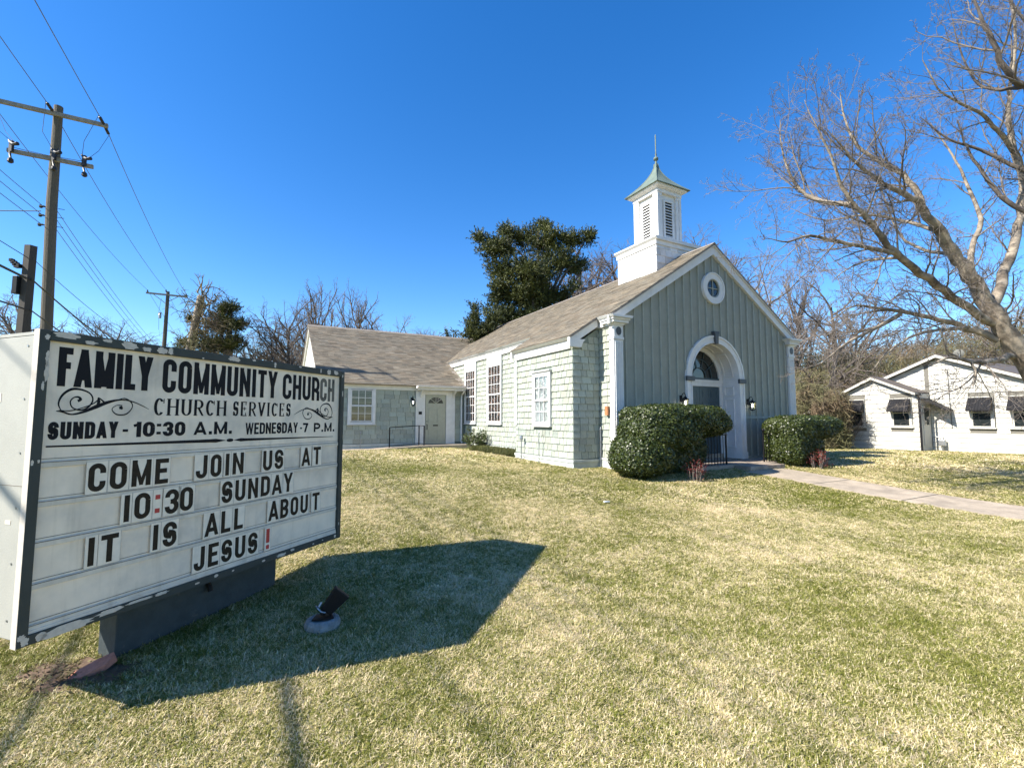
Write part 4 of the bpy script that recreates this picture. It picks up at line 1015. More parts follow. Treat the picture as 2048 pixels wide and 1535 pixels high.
# tape scars on the end
for y, z, w, h in ((.42, 1.72, .20, .05), (.44, 1.32, .24, .045), (.16, 1.05, .05, .02)):
    MB().box(-SX + .0018, -SX + .0038, y - w / 2, y + w / 2, z - h / 2, z + h / 2).build('tape_scar', 'rail', SG)
for y in (.10, .50):
    for z in np.linspace(.55, 2.0, 6): MB().prism([(y + .006 * math.cos(t), z + .006 * math.sin(t)) for t in np.linspace(0, 6.283, 9)[:-1]], 'x', -SX + .0005, -SX + .0025).build('screw', 'metal', SG)
MB().box(-SX + .0030, -SX + .0043, .046, .050, SZ0 + .04, SZ1 - .04).box(-SX + .0030, -SX + .0043, .05, SY - .03, 1.243, 1.246).build('seam', 'grime', SG)
MB().box(-.60, .685, .265, .265 + .17, -.25, SZ0 + .034).build('pedestal', 'pedestal', SG, bevel=.006)
MB().tube([(.02, .255, .33), (.02, .235, .30), (.02, .225, .27)], .018, 8).build('outlet_socket', 'black', SG)

# brick leaning by the pedestal
bp_ = at(188, 1340, 3.0); bx_, by_ = bp_.x, bp_.y
BK = thing('fallen_brick_piece', 'flat red brick slab lying against the near end of the sign pedestal', 'brick', (-2.62, 3.02, .05), 0)
mb = MB(); pts = [(-.115, -.055), (-.02, -.075), (.085, -.03), (.125, .02), (.10, .075), (.02, .06), (-.075, .01)]
mb.prism(pts, 'z', -.02, .02); b_ = mb.build('slab', 'brick', BK, bevel=.003); b_.rotation_euler = (R(14), R(-14), R(22))
mb = MB()
# floodlight on a round concrete base
FL = thing('ground_floodlight', 'black floodlight tilted on a round pale concrete base in the sign shadow', 'floodlight', (-1.44, 3.66, .03), R(20))
mb = MB(); mb.lathe([(.115, -.05), (.128, .0), (.130, .035), (.118, .06), (.09, .07), (.068, .06), (0, .056)], (0, 0, 0), 28); mb.build('concrete_base', 'rough_stone', FL, smooth=True)
MB().prism([(-.075, -.05), (.08, -.055), (.055, .055), (-.045, .045)], 'z', .0705, .082).build('mount_plate', 'black', FL)
a_ = MB(); a_.tube([(.0, .0, .09), (.01, .0, .15)], .022, 8); a_.build('bracket', 'black', FL)
h_ = MB().hexa([(-.05, -.03, 0), (.05, -.03, 0), (.05, .03, 0), (-.05, .03, 0), (-.085, -.02, .19), (.085, -.02, .19), (.085, .03, .20), (-.085, .03, .20)]).build('lamp_head', 'black', FL, bevel=.008)
h_.location = (.02, .0, .11); h_.scale = (.85, .85, .9); h_.rotation_euler = (R(4), R(42), R(10))
MB().tube([(-.02, .01, .12), (-.05, .0, .16), (-.035, -.03, .15), (-.01, -.05, .13), (.02, -.05, .12)], .006, 6).tube([(-.03, .0, .15), (-.01, .01, .18)], .011, 6).build('wing_screw_wire', 'metal', FL)
sc_ = thing('paper_scrap', 'small white scrap of litter on the open lawn', 'litter', CW(-6.53, -2.9, G(-6.53, -2.9) + .03), .4)
MB().hexa([(-.05, -.02, 0), (.05, -.025, 0), (.045, .02, .0), (-.045, .025, .0), (-.05, -.02, .012), (.05, -.025, .02), (.045, .02, .01), (-.045, .025, .018)]).build('scrap', 'whitepaper', sc_)

# ------------------------------------------------------------------ railings
rl = thing('ramp_handrail', 'simple black tube handrail beside the side door ramp', 'handrail', CW(-6.2, 9.2, .5), YA)
mb = MB()
A0, A1, A2 = (-1.02, .0), (.16, .0), (.30, -.22)
for (x, y), zb, zt in ((A0, -.06, .78), (A1, .04, .86), (A2, .04, .84)):
    MB().box(x - .019, x + .019, y - .019, y + .019, zb, zt).build('post', 'black', rl)
def barp(p, q, z0, z1, r=.018): 
    MB().tube([(p[0], p[1], z0), (q[0], q[1], z1)], r, 6).build('rail', 'black', rl)
barp(A0, A1, .78, .85); barp(A1, A2, .85, .84); barp(A0, A1, .08, .14, .014); barp(A1, A2, .14, .13, .014)
def porch_rail(u0, u1, v, zb, zt, label, fin):
    t = thing('porch_railing', label, 'railing', CW(u0, v, zb), YA, 'iron railings on the entrance landing')
    L_ = u1 - u0; n = int(abs(L_) / .115)
    for x, w in ((0, .016), (L_, .016)): MB().box(x - w, x + w, -w, w, 0, zt - zb).build('post', 'black', t)
    if fin: MB().lathe([(.012, 0), (.012, .03), (.035, .05), (.042, .085), (.03, .115), (0, .125)], (0, 0, zt - zb), 10).build('finial', 'black', t, smooth=True)
    MB().box(min(0, L_), max(0, L_), -.012, .012, zt - zb - .04, zt - zb - .015).build('rail', 'black', t)
    MB().box(min(0, L_), max(0, L_), -.010, .010, .10, .12).build('rail', 'black', t)
    for i in range(1, n): MB().box(L_ * i / n - .007, L_ * i / n + .007, -.007, .007, .0, zt - zb - .041).build('baluster', 'black', t)
porch_rail(.80, 2.3, -.90, .412, 1.22, 'black iron railing with ball finial right of the arched entrance', True)
porch_rail(-.80, -2.3, -.90, .412, 1.22, 'black iron railing half hidden by the big hedge left of the entrance', False)

# ------------------------------------------------------------------ leafy things
def unit(v): return v / np.maximum(1e-9, np.linalg.norm(v, axis=-1, keepdims=True))
def leaves(P, Nrm, L, W, rng, tone_mu=.5, tone_sd=.25, fold=.0, droop=None):
    """P (n,3) centres, Nrm (n,3) facing; makes rhombus leaves of two triangles"""
    n = len(P); a = unit(np.cross(Nrm, rng.normal(size=(n, 3)))); b = unit(np.cross(Nrm, a))
    L = (L * rng.uniform(.7, 1.3, (n, 1))); W = (W * rng.uniform(.7, 1.3, (n, 1)))
    V = np.stack([P - a * L, P - b * W + Nrm * fold, P + a * L, P + b * W + Nrm * fold], 1).reshape(-1, 3)
    i = np.arange(n)[:, None] * 4; F = np.concatenate([i + [0, 1, 2], i + [0, 2, 3]])
    t = np.clip(rng.normal(tone_mu, tone_sd, n), 0, 1); return V, F, np.concatenate([t, t])
def inside_any(P, els, grow=1.0):
    m = np.zeros(len(P), bool)
    for c, r, p in els:
        q = np.abs((P - np.array(c)) / (np.array(r) * grow)); m |= (q ** p).sum(1) < 1
    return m
def hedge(name, label, cat, loc, els, dens, leaf, m, seed, rz=YA, group=None, core='cedar', stems=()):
    t = thing(name, label, cat, loc, rz, group); rng = np.random.default_rng(seed); Ps = []; Ns = []
    for k, (c, r, p) in enumerate(els):
        area = 4 * math.pi * ((r[0] * r[1]) ** 1.6 / 3 + (r[0] * r[2]) ** 1.6 / 3 + (r[1] * r[2]) ** 1.6 / 3) ** (1 / 1.6)
        n = int(area * dens); d = unit(rng.normal(size=(n, 3))); ra = np.array(r)
        q = (np.abs(d) ** p).sum(1) ** (-1 / p); Pn = d * q[:, None] * ra
        wv = np.sin(Pn[:, :1] * 9 + k) * np.sin(Pn[:, 1:2] * 8 + 1.3 * k) + np.sin(Pn[:, 2:3] * 10 + Pn[:, :1] * 5); Pn = Pn * (1 - np.abs(rng.normal(0, .05, (n, 1))) + .028 * wv + (rng.random((n, 1)) > .965) * rng.uniform(.02, .10, (n, 1))) ; nn = unit(np.sign(Pn) * np.abs(Pn / ra) ** (p - 1) / ra)
        Pw = Pn + np.array(c) + rng.normal(0, .012, (n, 3)); oth = [e for j, e in enumerate(els) if j != k]
        keep = ~inside_any(Pw, oth, .93); bump = 1
        Ps.append(Pw[keep]); Ns.append(unit(nn[keep] + rng.normal(0, .55, (keep.sum(), 3))))
    P = np.concatenate(Ps); Nn = np.concatenate(Ns); keep = P[:, 2] > .02; P, Nn = P[keep], Nn[keep]
    V, F, T = leaves(P, Nn, leaf, leaf * .55, rng); npmesh('foliage', V, F, m, t, T, kind='stuff')
    mb = MB()
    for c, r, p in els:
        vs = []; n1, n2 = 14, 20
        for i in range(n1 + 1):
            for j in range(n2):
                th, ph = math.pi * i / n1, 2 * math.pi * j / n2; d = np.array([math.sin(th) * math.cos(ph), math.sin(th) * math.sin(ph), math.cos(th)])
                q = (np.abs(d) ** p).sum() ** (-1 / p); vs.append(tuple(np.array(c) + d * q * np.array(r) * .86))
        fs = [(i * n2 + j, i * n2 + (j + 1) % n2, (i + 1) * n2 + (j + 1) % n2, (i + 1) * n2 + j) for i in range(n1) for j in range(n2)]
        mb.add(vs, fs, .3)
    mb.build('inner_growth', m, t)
    for s_ in stems: MB().tube(s_, .025, 6).build('stem', 'farbark', t)
    return t
g0 = .30
hedge('clipped_hedge', 'big clipped dark green holly hedge bulging before the left of the entrance', 'hedge', CW(-2.75, -1.15, g0),
      [((-.25, 0, 1.30), (1.36, .72, .34), 3.6), ((.78, .05, 1.20), (.60, .66, .34), 2.4), ((-.75, -.05, 1.02), (.98, .72, .48), 2.8), ((-1.40, -.10, .50), (.68, .62, .46), 2.8), ((-.10, .22, .5), (1.0, .36, .6), 2.4), ((.5, .25, .6), (.55, .30, .6), 2.4)], 2600, .030, 'holly', 1)
hedge('clipped_hedge', 'flat topped green holly hedge right of the entrance steps', 'hedge', CW(2.35, -1.15, g0 - .02),
      [((-.20, 0, 1.08), (1.15, .62, .34), 3.4), ((.62, 0, 1.14), (.66, .58, .28), 2.8), ((-.85, 0, .62), (.48, .55, .62), 3.0), ((-.2, .0, .55), (.6, .5, .55), 2.4), ((.45, .2, .45), (.60, .32, .5), 2.4)], 2600, .030, 'holly', 2)
# open leafy shrub and liriope strip beside the side wall
def stemshrub(name, label, loc, n, H_, W_, seed, m, leaf=.06, per=26):
    t = thing(name, label, 'shrub', loc, YA); rng = np.random.default_rng(seed); mb = MB(); Ps = []
    for i in range(n):
        a = rng.uniform(0, 2 * math.pi); r = W_ * math.sqrt(rng.uniform(.02, 1)); h = H_ * rng.uniform(.6, 1.05) * (1 - .25 * (r / W_) ** 2)
        p0 = np.array([.12 * math.cos(a), .12 * math.sin(a), 0]); p2 = np.array([r * math.cos(a), r * math.sin(a), h]); p1 = (p0 + p2) / 2 + np.array([0, 0, .08])
        mb.tube([p0, p1, p2], [.010, .007, .003], 4)
        for k in range(per):
            s_ = rng.uniform(.35, 1.05); q = p0 * (1 - s_) ** 2 + 2 * p1 * s_ * (1 - s_) + p2 * s_ * s_; Ps.append(q + rng.normal(0, .055, 3))
    mb.build('stems', 'twig', t); P = np.array(Ps); Nn = unit(rng.normal(size=P.shape) + [0, -.3, .7]); V, F, T = leaves(P, Nn, leaf, leaf * .38, rng, .5, .3); npmesh('foliage', V, F, m, t, T, kind='stuff')
    return t
stemshrub('leafy_shrub', 'loose green shrub growing under the left tall window', CW(-4.30, 7.6, .42), 34, .86, .60, 5, 'shrubleaf')
def straps(name, label, loc, L_, W_, n, h, seed):
    t = thing(name, label, 'ground cover', loc, YA); rng = np.random.default_rng(seed)
    c = np.stack([rng.uniform(-W_ / 2, W_ / 2, n), rng.uniform(-L_ / 2, L_ / 2, n), np.zeros(n)], 1)
    a = rng.uniform(0, 2 * np.pi, n); d = np.stack([np.cos(a), np.sin(a), np.zeros(n)], 1); sd = np.stack([-np.sin(a), np.cos(a), np.zeros(n)], 1) * .006
    hh = h * rng.uniform(.6, 1.1, (n, 1)); p1 = c + d * .07 + [0, 0, 1] * hh; p2 = c + d * .22 + [0, 0, 1] * hh * .45
    V = np.stack([c - sd, c + sd, p1 + sd, p1 - sd, p2 + sd * .3, p2 - sd * .3], 1).reshape(-1, 3); i = np.arange(n)[:, None] * 6
    F = np.concatenate([i + [0, 1, 2], i + [0, 2, 3], i + [3, 2, 4], i + [3, 4, 5]]); T = np.tile(np.clip(rng.normal(.5, .3, n), 0, 1), 4)
    npmesh('foliage', V, F, 'liriope', t, T, kind='stuff')
stemshrub('red_nandina', 'low red leaved shrub in front of the big left hedge', CW(-3.30, -1.98, g0 - .05), 15, .48, .20, 3, 'nandina', .026, 22)
stemshrub('red_nandina', 'small red leaved shrub between the steps and the right hedge', CW(1.72, -1.82, g0 - .04), 18, .52, .24, 4, 'nandina', .026, 24)
straps('border_grass', 'strip of arching border grass along the foot of the side wall', CW(-4.35, 5.55, .40), 3.7, .55, 2600, .22, 6)

# ------------------------------------------------------------------ neighbouring house
HS = thing('neighbour_house', 'small cream bungalow with black window awnings beyond the lawn', 'house', CW(13.95, .45, .2), YA)
def HO(mb, *a): return mb
def hb(x0, x1, y0, y1, z0, z1): return MB().box(x0 - 13.95, x1 - 13.95, y0 - .45, y1 - .45, z0 - .2, z1 - .2)
def hp(pts, ax, a0, a1):
    o = {'x': (-.45, -.2), 'y': (-13.95, -.2), 'z': (-13.95, -.45)}[ax]; k = {'x': -13.95, 'y': -.45, 'z': -.2}[ax]
    return MB().prism([(p[0] + o[0], p[1] + o[1]) for p in pts], ax, a0 + k, a1 + k)
PA = (2.12, 3.56)                             # porch gable apex (v, z)
def pz(v): return 3.60 - abs(v - 2.12) * .50
MA = (.065, 4.52)
def mz(v): return 4.50 - abs(v - .065) * .435
porch = hp([(.46, .1), (3.62, .1), (3.62, pz(3.62)), (2.12, pz(2.12)), (.46, pz(.46))], 'x', 13.97, 14.10).build('porch_gable_wall', 'lapgap', HS)
mainw = hp([(-8.4, .0), (7.0, .0), (7.0, mz(7.0)), (.065, mz(.065)), (-8.4, mz(-8.4))], 'x', 15.15, 15.3).build('main_gable_wall', 'lapgap', HS)
retw = hb(14.1, 15.15, .46, .58, .1, 2.75).build('return_wall', 'housewhite', HS)
hb(13.97, 15.2, 3.5, 3.62, .1, 2.75).build('porch_far_wall', 'housewhite', HS)
def laps(parent, x, v0, v1, z0, topf, holes, exp=.215, th=.026):
    z = z0
    while z < 6:
        z2 = z + exp
        segs = [(v0, v1)]
        for a, b, c, d in holes:
            if z2 > c + .03 and z < d - .03:
                ns = []
                for p, q in segs:
                    if q <= a or p >= b: ns.append((p, q)); continue
                    if p < a: ns.append((p, a))
                    if q > b: ns.append((b, q))
                segs = ns
        any_ = False
        for p, q in segs:
            # clip to the gable
            vs_ = [v for v in np.linspace(p, q, 60) if topf(v) > z + .02]
            if len(vs_) < 2: continue
            any_ = True; a, b = vs_[0], vs_[-1]; vt = [v for v in np.linspace(p, q, 60) if topf(v) > z2 - .01]
            c, d = (vt[0], vt[-1]) if len(vt) > 1 else ((a + b) / 2, (a + b) / 2 + .01); zt = z2 if len(vt) > 1 else min(z2, max(topf(v) for v in vs_))
            X = x - 13.95; f = lambda xx, v, zz: (xx, v - .45, zz - .2); zg = z + .011
            MB().add([f(X - th, a, zg), f(X - th, b, zg), f(X, b, zg), f(X, a, zg), f(X - .003, c, zt), f(X - .003, d, zt), f(X, d, zt), f(X, c, zt)],
                     [(0, 1, 5, 4), (0, 3, 2, 1), (4, 5, 6, 7), (0, 4, 7, 3), (1, 2, 6, 5), (3, 7, 6, 2)]).build('siding_board', 'housewhite', parent)
        z = z2
        if not any_ and z > 3: break
laps(porch, 13.97, .46, 3.62, .385, lambda v: pz(v) - .12, [(.67, 1.50, 1.20, 2.60), (2.50, 3.36, 1.18, 2.60)])
laps(mainw, 15.15, -6.0, .44, .36, lambda v: mz(v) - .14, [(-1.67, -.85, 1.18, 2.60), (-2.9, -2.07, 1.18, 2.60)])
laps(mainw, 15.15, .60, 4.0, 2.94, lambda v: mz(v) - .14, [])
hb(13.95, 14.0, .455, 3.63, .05, .38).build('foundation', 'housewhite', HS)
hb(15.125, 15.16, -8, .45, -.05, .355).build('foundation', 'housewhite', HS)
def hquad(name, a, b, c, d, th, m, parent):
    P = [Vector(p) - Vector((13.95, .45, .2)) for p in (a, b, c, d)]; n = (P[1] - P[0]).cross(P[3] - P[0]).normalized()
    if n.z < 0: n = -n
    MB().hexa([tuple(p - n * th) for p in P] + [tuple(p) for p in P]).build(name, m, parent)
for s in (-1, 1):
    e = 2.12 + s * 1.66; hquad('porch_roof', (13.72, e, pz(e) + .03), (15.6, e, pz(e) + .03), (15.6, 2.12, pz(2.12) + .03), (13.72, 2.12, pz(2.12) + .03), .03, 'houseroof', HS)
    e0 = e; hp([(2.12, pz(2.12) - .005), (e, pz(e) - .005), (e, pz(e) - .11), (2.12, pz(2.12) - .13)], 'x', 13.73, 13.76).build('bargeboard', 'housewhite', HS)
    hp([(2.12, pz(2.12) - .005), (e, pz(e) - .005), (e, pz(e) - .035), (2.12, pz(2.12) - .035)], 'x', 13.761, 13.98).build('soffit', 'housewhite', HS)
    e = .065 + s * (8.6 if s < 0 else 7.2); hquad('main_roof', (14.85, e, mz(e) + .03), (24, e, mz(e) + .03), (24, .065, mz(.065) + .03), (14.85, .065, mz(.065) + .03), .03, 'houseroof', HS)
    hp([(.065, mz(.065) - .005), (e, mz(e) - .005), (e, mz(e) - .13), (.065, mz(.065) - .135)], 'x', 14.86, 14.89).build('bargeboard', 'housewhite', HS)
    hp([(.065, mz(.065) - .005), (e, mz(e) - .005), (e, mz(e) - .035), (.065, mz(.065) - .035)], 'x', 14.891, 15.16).build('soffit', 'housewhite', HS)
hb(15.2, 23.8, -8.3, 6.9, .1, .9)
def hwin(parent, x, v0, v1, z0, z1, aw_out=.36, sash=True):
    w = hb(x - .012, x - .002, v0, v1, z0, z1).build('window', 'darkglass', parent)
    fr = hb(x - .05, x - .0125, v0 - .08, v0, z0 - .02, z1 + .06)
    for q in ((v1, v1 + .08, z0 - .02, z1 + .06), (v0, v1, z1, z1 + .06)):
        fr.box(x - .05 - 13.95, x - .0125 - 13.95, q[0] - .45, q[1] - .45, q[2] - .2, q[3] - .2)
    fr.build('frame', 'housewhite', w)
    hb(x - .075, x - .0126, v0 - .12, v1 + .12, z0 - .07, z0 - .021).build('sill', 'housewhite', w)
    sa = MB()
    for q in ((v0, v0 + .04, z0, z1), (v1 - .04, v1, z0, z1), (v0 + .041, v1 - .041, z0, z0 + .04), (v0 + .041, v1 - .041, (z0 + z1) / 2 - .02, (z0 + z1) / 2 + .02)):
        sa.box(x - .03 - 13.95, x - .0125 - 13.95, q[0] - .45, q[1] - .45, q[2] - .2, q[3] - .2)
    sa.build('sash', 'housewhite', w)
    a = v0 - .06; b = v1 + .06; zt = z1 + .02; zb = z1 - .50; X0, X1 = x - .055, x - .055 - aw_out
    aw = MB(); f = lambda X, v, z: (X - 13.95, v - .45, z - .2)
    aw.add([f(X0, a, zt), f(X0, b, zt), f(X1, b, zb), f(X1, a, zb), f(X0, a, zt - .02), f(X0, b, zt - .02), f(X1 + .01, b, zb - .02), f(X1 + .01, a, zb - .02)],
           [(0, 3, 2, 1), (4, 5, 6, 7), (0, 1, 5, 4), (2, 3, 7, 6), (1, 2, 6, 5), (0, 4, 7, 3)])
    nn = 7
    for s_ in (a, b):
        aw.add([f(X0, s_, zt), f(X1, s_, zb), f(X1, s_, zb - .05), f(X0, s_, zb - .05), f(X0, s_ + .012, zt), f(X1, s_ + .012, zb), f(X1, s_ + .012, zb - .05), f(X0, s_ + .012, zb - .05)],
               [(0, 1, 2, 3), (7, 6, 5, 4), (0, 4, 5, 1), (1, 5, 6, 2), (2, 6, 7, 3), (3, 7, 4, 0)])
    awo = aw.build('awning', 'fabric', w)
    rb = MB()
    for i in range(9):
        v = a + (b - a) * i / 8; rb.tube([f(X0 - .004, v, zt + .004), f(X1 - .004, v, zb + .004)], .006, 4)
    for i in range(8):
        v0_, v1_ = a + (b - a) * i / 8, a + (b - a) * (i + 1) / 8; c = (v0_ + v1_) / 2
        rb.add([f(X1 - .002, v0_, zb), f(X1 - .002, v1_, zb), f(X1 - .002, v1_, zb - .045), f(X1 - .002, c, zb - .075), f(X1 - .002, v0_, zb - .045), f(X1 + .006, v0_, zb), f(X1 + .006, v1_, zb), f(X1 + .006, v1_, zb - .045), f(X1 + .006, c, zb - .075), f(X1 + .006, v0_, zb - .045)],
               [(0, 4, 3, 2, 1), (5, 6, 7, 8, 9), (0, 1, 6, 5), (1, 2, 7, 6), (2, 3, 8, 7), (3, 4, 9, 8), (4, 0, 5, 9)])
    rb.build('awning_ribs', 'fabric', awo)
hwin(HS, 13.95, .76, 1.42, 1.28, 2.50); hwin(HS, 13.95, 2.60, 3.27, 1.26, 2.50)
hwin(HS, 15.13, -1.56, -.93, 1.27, 2.50); hwin(HS, 15.13, -2.80, -2.17, 1.27, 2.50); hwin(HS, 15.13, -4.4, -3.7, 1.27, 2.50)
# side door in the recess with its own little awning
dr = hb(14.35, 15.0, .44, .459, .4, 2.2).build('side_door', 'housewhite', HS); hb(14.45, 14.9, .43, .4395, 1.35, 2.1).build('door_glass', 'darkglass', dr)
hp([(.455, 2.55), (.455, 2.50), (-.35, 1.98), (-.35, 2.03)], 'x', 14.25, 15.1).build('door_awning', 'fabric', HS)
MB().tube([(13.87 - 13.95, .30 - .45, 2.50), (13.87 - 13.95, .40 - .45, 2.46), (13.93 - 13.95, .40 - .45, 2.30), (13.93 - 13.95, .40 - .45, .08), (13.86 - 13.95, .36 - .45, .02)], .04, 8).build('downspout', 'fabric', HS)
for (x, v, z) in ((13.945, 1.26, .57), (15.12, -.34, .53)):
    g_ = hb(x - .004, x + .004, v - .16, v + .16, z - .08, z + .07).build('foundation_vent', 'foundation', HS)
    for i in range(5): hb(x - .010, x - .0045, v - .14, v + .14, z - .07 + i * .028, z - .055 + i * .028).build('slat', 'foundation', g_)
MB().tube([(15.10 - 13.95, -.24 - .45, 3.6), (15.10 - 13.95, -.25 - .45, 2.4), (15.10 - 13.95, -.27 - .45, 1.0)], .010, 6).build('cable', 'black', HS)
gm = thing('gas_meter', 'grey gas meter with pipes at the corner of the cream bungalow', 'meter', CW(14.95, .05, .2), YA)
MB().box(-.09, .09, -.12, .12, .22, .50).build('meter_body', 'metal', gm, bevel=.03)
MB().tube([(0, -.05, .5), (0, -.05, .62), (0, .25, .62)], .02, 8).tube([(0, .05, .5), (0, .05, .56)], .02, 8).tube([(0, 0, 0), (0, 0, .25)], .025, 8).build('pipework', 'metal', gm)
dish = thing('satellite_dish', 'pale satellite dish on the bungalow roof behind the gable', 'satellite dish', CW(15.9, -.42, 4.2), YA)
mb = MB(); vs = [(0, 0, 0)]; 
for r_ in (.07, .14, .19):
    for j in range(16):
        t = 2 * math.pi * j / 16; vs.append((r_ * r_ * .6, r_ * math.cos(t), r_ * math.sin(t) * 1.05))
fs = [(0, 1 + j, 1 + (j + 1) % 16) for j in range(16)] + [(1 + k * 16 + j, 1 + k * 16 + (j + 1) % 16, 1 + (k + 1) * 16 + (j + 1) % 16, 1 + (k + 1) * 16 + j) for k in range(2) for j in range(16)]
d_ = MB().add(vs, fs).build('reflector', 'signend', dish); d_.location = (0, 0, .36); d_.rotation_euler = (0, R(-30), R(20))
MB().tube([(0.05, 0, 0), (.05, 0, .34)], .02, 6).tube([(0, 0, .28), (-.22, 0, .4)], .012, 5).build('mast', 'metal', dish)

# ------------------------------------------------------------------ bare trees
def tubes_np(polys, n):
    """polys: list of (points (k,3), radii (k)) with equal k -> V, F"""
    P = np.array([p for p, r in polys], float); Rr = np.array([r for p, r in polys], float); B_, k, _ = P.shape
    d = np.empty_like(P); d[:, 1:-1] = P[:, 2:] - P[:, :-2]; d[:, 0] = P[:, 1] - P[:, 0]; d[:, -1] = P[:, -1] - P[:, -2]; d = unit(d)
    ref = np.where(np.abs(d[:, :1, 2:3]) < .85, np.array([0, 0, 1.]), np.array([1., 0, 0])); ref = np.broadcast_to(ref, d.shape)
    x = unit(np.cross(d, ref)); y = np.cross(x, d); a = np.arange(n) * 2 * np.pi / n
    V = P[:, :, None] + (x[:, :, None] * np.cos(a)[None, None, :, None] + y[:, :, None] * np.sin(a)[None, None, :, None]) * Rr[:, :, None, None]
    V = V.reshape(-1, 3); b = (np.arange(B_) * k * n)[:, None, None]; i = (np.arange(k - 1) * n)[None, :, None]; j = np.arange(n)[None, None, :]; j1 = (j + 1) % n
    F = np.stack([b + i + j, b + i + j1, b + i + n + j1, b + i + n + j], -1).reshape(-1, 4); return V, F
def grow(rng, p, d, L, r, lev, out, par):
    """recursive branching: appends (level, points, radii)"""
    k = par['k'][lev]; pts = [p]; dirs = [d]; q = p; wob = par['wob'][lev]; up = par['up'][lev]
    for i in range(k - 1):
        d = d + rng.normal(0, wob, 3) + np.array([0, 0, up]); d = d / np.linalg.norm(d); q = q + d * L / (k - 1); pts.append(q); dirs.append(d)
    r1 = r * par['taper'][lev]; rad = np.linspace(r, max(r1, .0025), k); out.append((lev, np.array(pts), rad))
    if lev + 1 >= len(par['k']): return
    n = max(1, int(round(par['n'][lev] * rng.uniform(.75, 1.25) * min(1.3, max(.5, L / par['L'][lev])))))
    for i in range(n):
        s = par['s0'][lev] + (1 - par['s0'][lev]) * (i + rng.uniform(0, 1)) / n; x = s * (k - 1); j = min(k - 2, int(x)); f = x - j
        pp = pts[j] * (1 - f) + pts[j + 1] * f; dd = dirs[min(j + 1, k - 1)]
        perp = np.cross(dd, rng.normal(size=3)); perp /= np.linalg.norm(perp); a = par['ang'][lev] * rng.uniform(.65, 1.3)
        nd = dd * math.cos(a) + perp * math.sin(a); nl = L * par['lr'][lev] * rng.uniform(.55, 1.25) * (1.15 - .55 * s)
        grow(rng, pp, nd, nl, max(.003, min(rad[j] * .75, r * par['rr'][lev])), lev + 1, out, par)
def branches_to(parent, out, split, m0, m1, sides=(8, 6, 4, 3, 3, 3)):
    for nm, sel, m in (('trunk', lambda l: l <= split, m0), ('crown', lambda l: l > split, m1)):
        Vs, Fs, o = [], [], 0; groups = {}
        for l, p, r in out:
            if sel(l): groups.setdefault((l, len(p)), []).append((p, r))
        for (l, k), g in groups.items():
            V, F = tubes_np(g, sides[l]); Vs.append(V); Fs.append(F + o); o += len(V)
        if Vs: npmesh(nm, np.concatenate(Vs), np.concatenate(Fs), m, parent, np.ones(sum(len(f) for f in Fs)), smooth=True)
PB = dict(k=[8, 7, 6, 5, 4], wob=[.07, .13, .17, .2, .22], up=[.05, .03, .025, .02, .01], taper=[.35, .3, .3, .35, .5], n=[15, 10, 8, 5], s0=[.25, .2, .15, .15],
          ang=[.85, .8, .8, .8], lr=[.56, .5, .46, .45], rr=[.42, .45, .45, .5], L=[7, 4, 2, 1])
def proto_tree(seed, H_, r, par=PB, m0='farbark', m1='fartwig', fork=1, split=1):
    rng = np.random.default_rng(seed); out = []
    for f in range(fork):
        d = np.array([rng.normal(0, .12), rng.normal(0, .12), 1.0]); d /= np.linalg.norm(d)
        grow(rng, np.array([f * .25, 0, -.2]), d, H_, r * (1 if f == 0 else .8), 0, out, par)
    t = bpy.data.objects.new('bare_tree', None); COL.objects.link(t); branches_to(t, out, split, m0, m1); return t
protos = [proto_tree(21, 8.6, .19), proto_tree(22, 8.4, .17, fork=2), proto_tree(23, 9.0, .20, dict(PB, ang=[.5, .55, .6, .6], up=[.06, .09, .08, .06, .03])), proto_tree(24, 8.0, .16, m1='paletwig', fork=2)]
proto_used = [False] * 4
PH = [max(max(v.co.z for v in c.data.vertices) for c in t_.children) for t_ in protos]
def plant_tree(i, px, Y, top_py, label, rz=0.0, wide=1.0, group='bare trees behind the buildings', lean=(0, 0)):
    b = at(px, 843, Y); x, y = b.x, b.y; zt = at(px, top_py, Y).z; g = GW(x, y); hgt = zt - g; src = protos[i]
    H0 = PH[i] - .15; s = hgt / H0
    if not proto_used[i]: t = src; proto_used[i] = True
    else:
        t = src.copy(); COL.objects.link(t)
        for ch in list(src.children):
            c = ch.copy(); COL.objects.link(c); c.parent = t
    t.location = (x, y, g - .1); t.scale = (s * wide, s * wide, s); t.rotation_euler = (lean[0], lean[1], rz)
    return tag(t, label, 'tree', group)
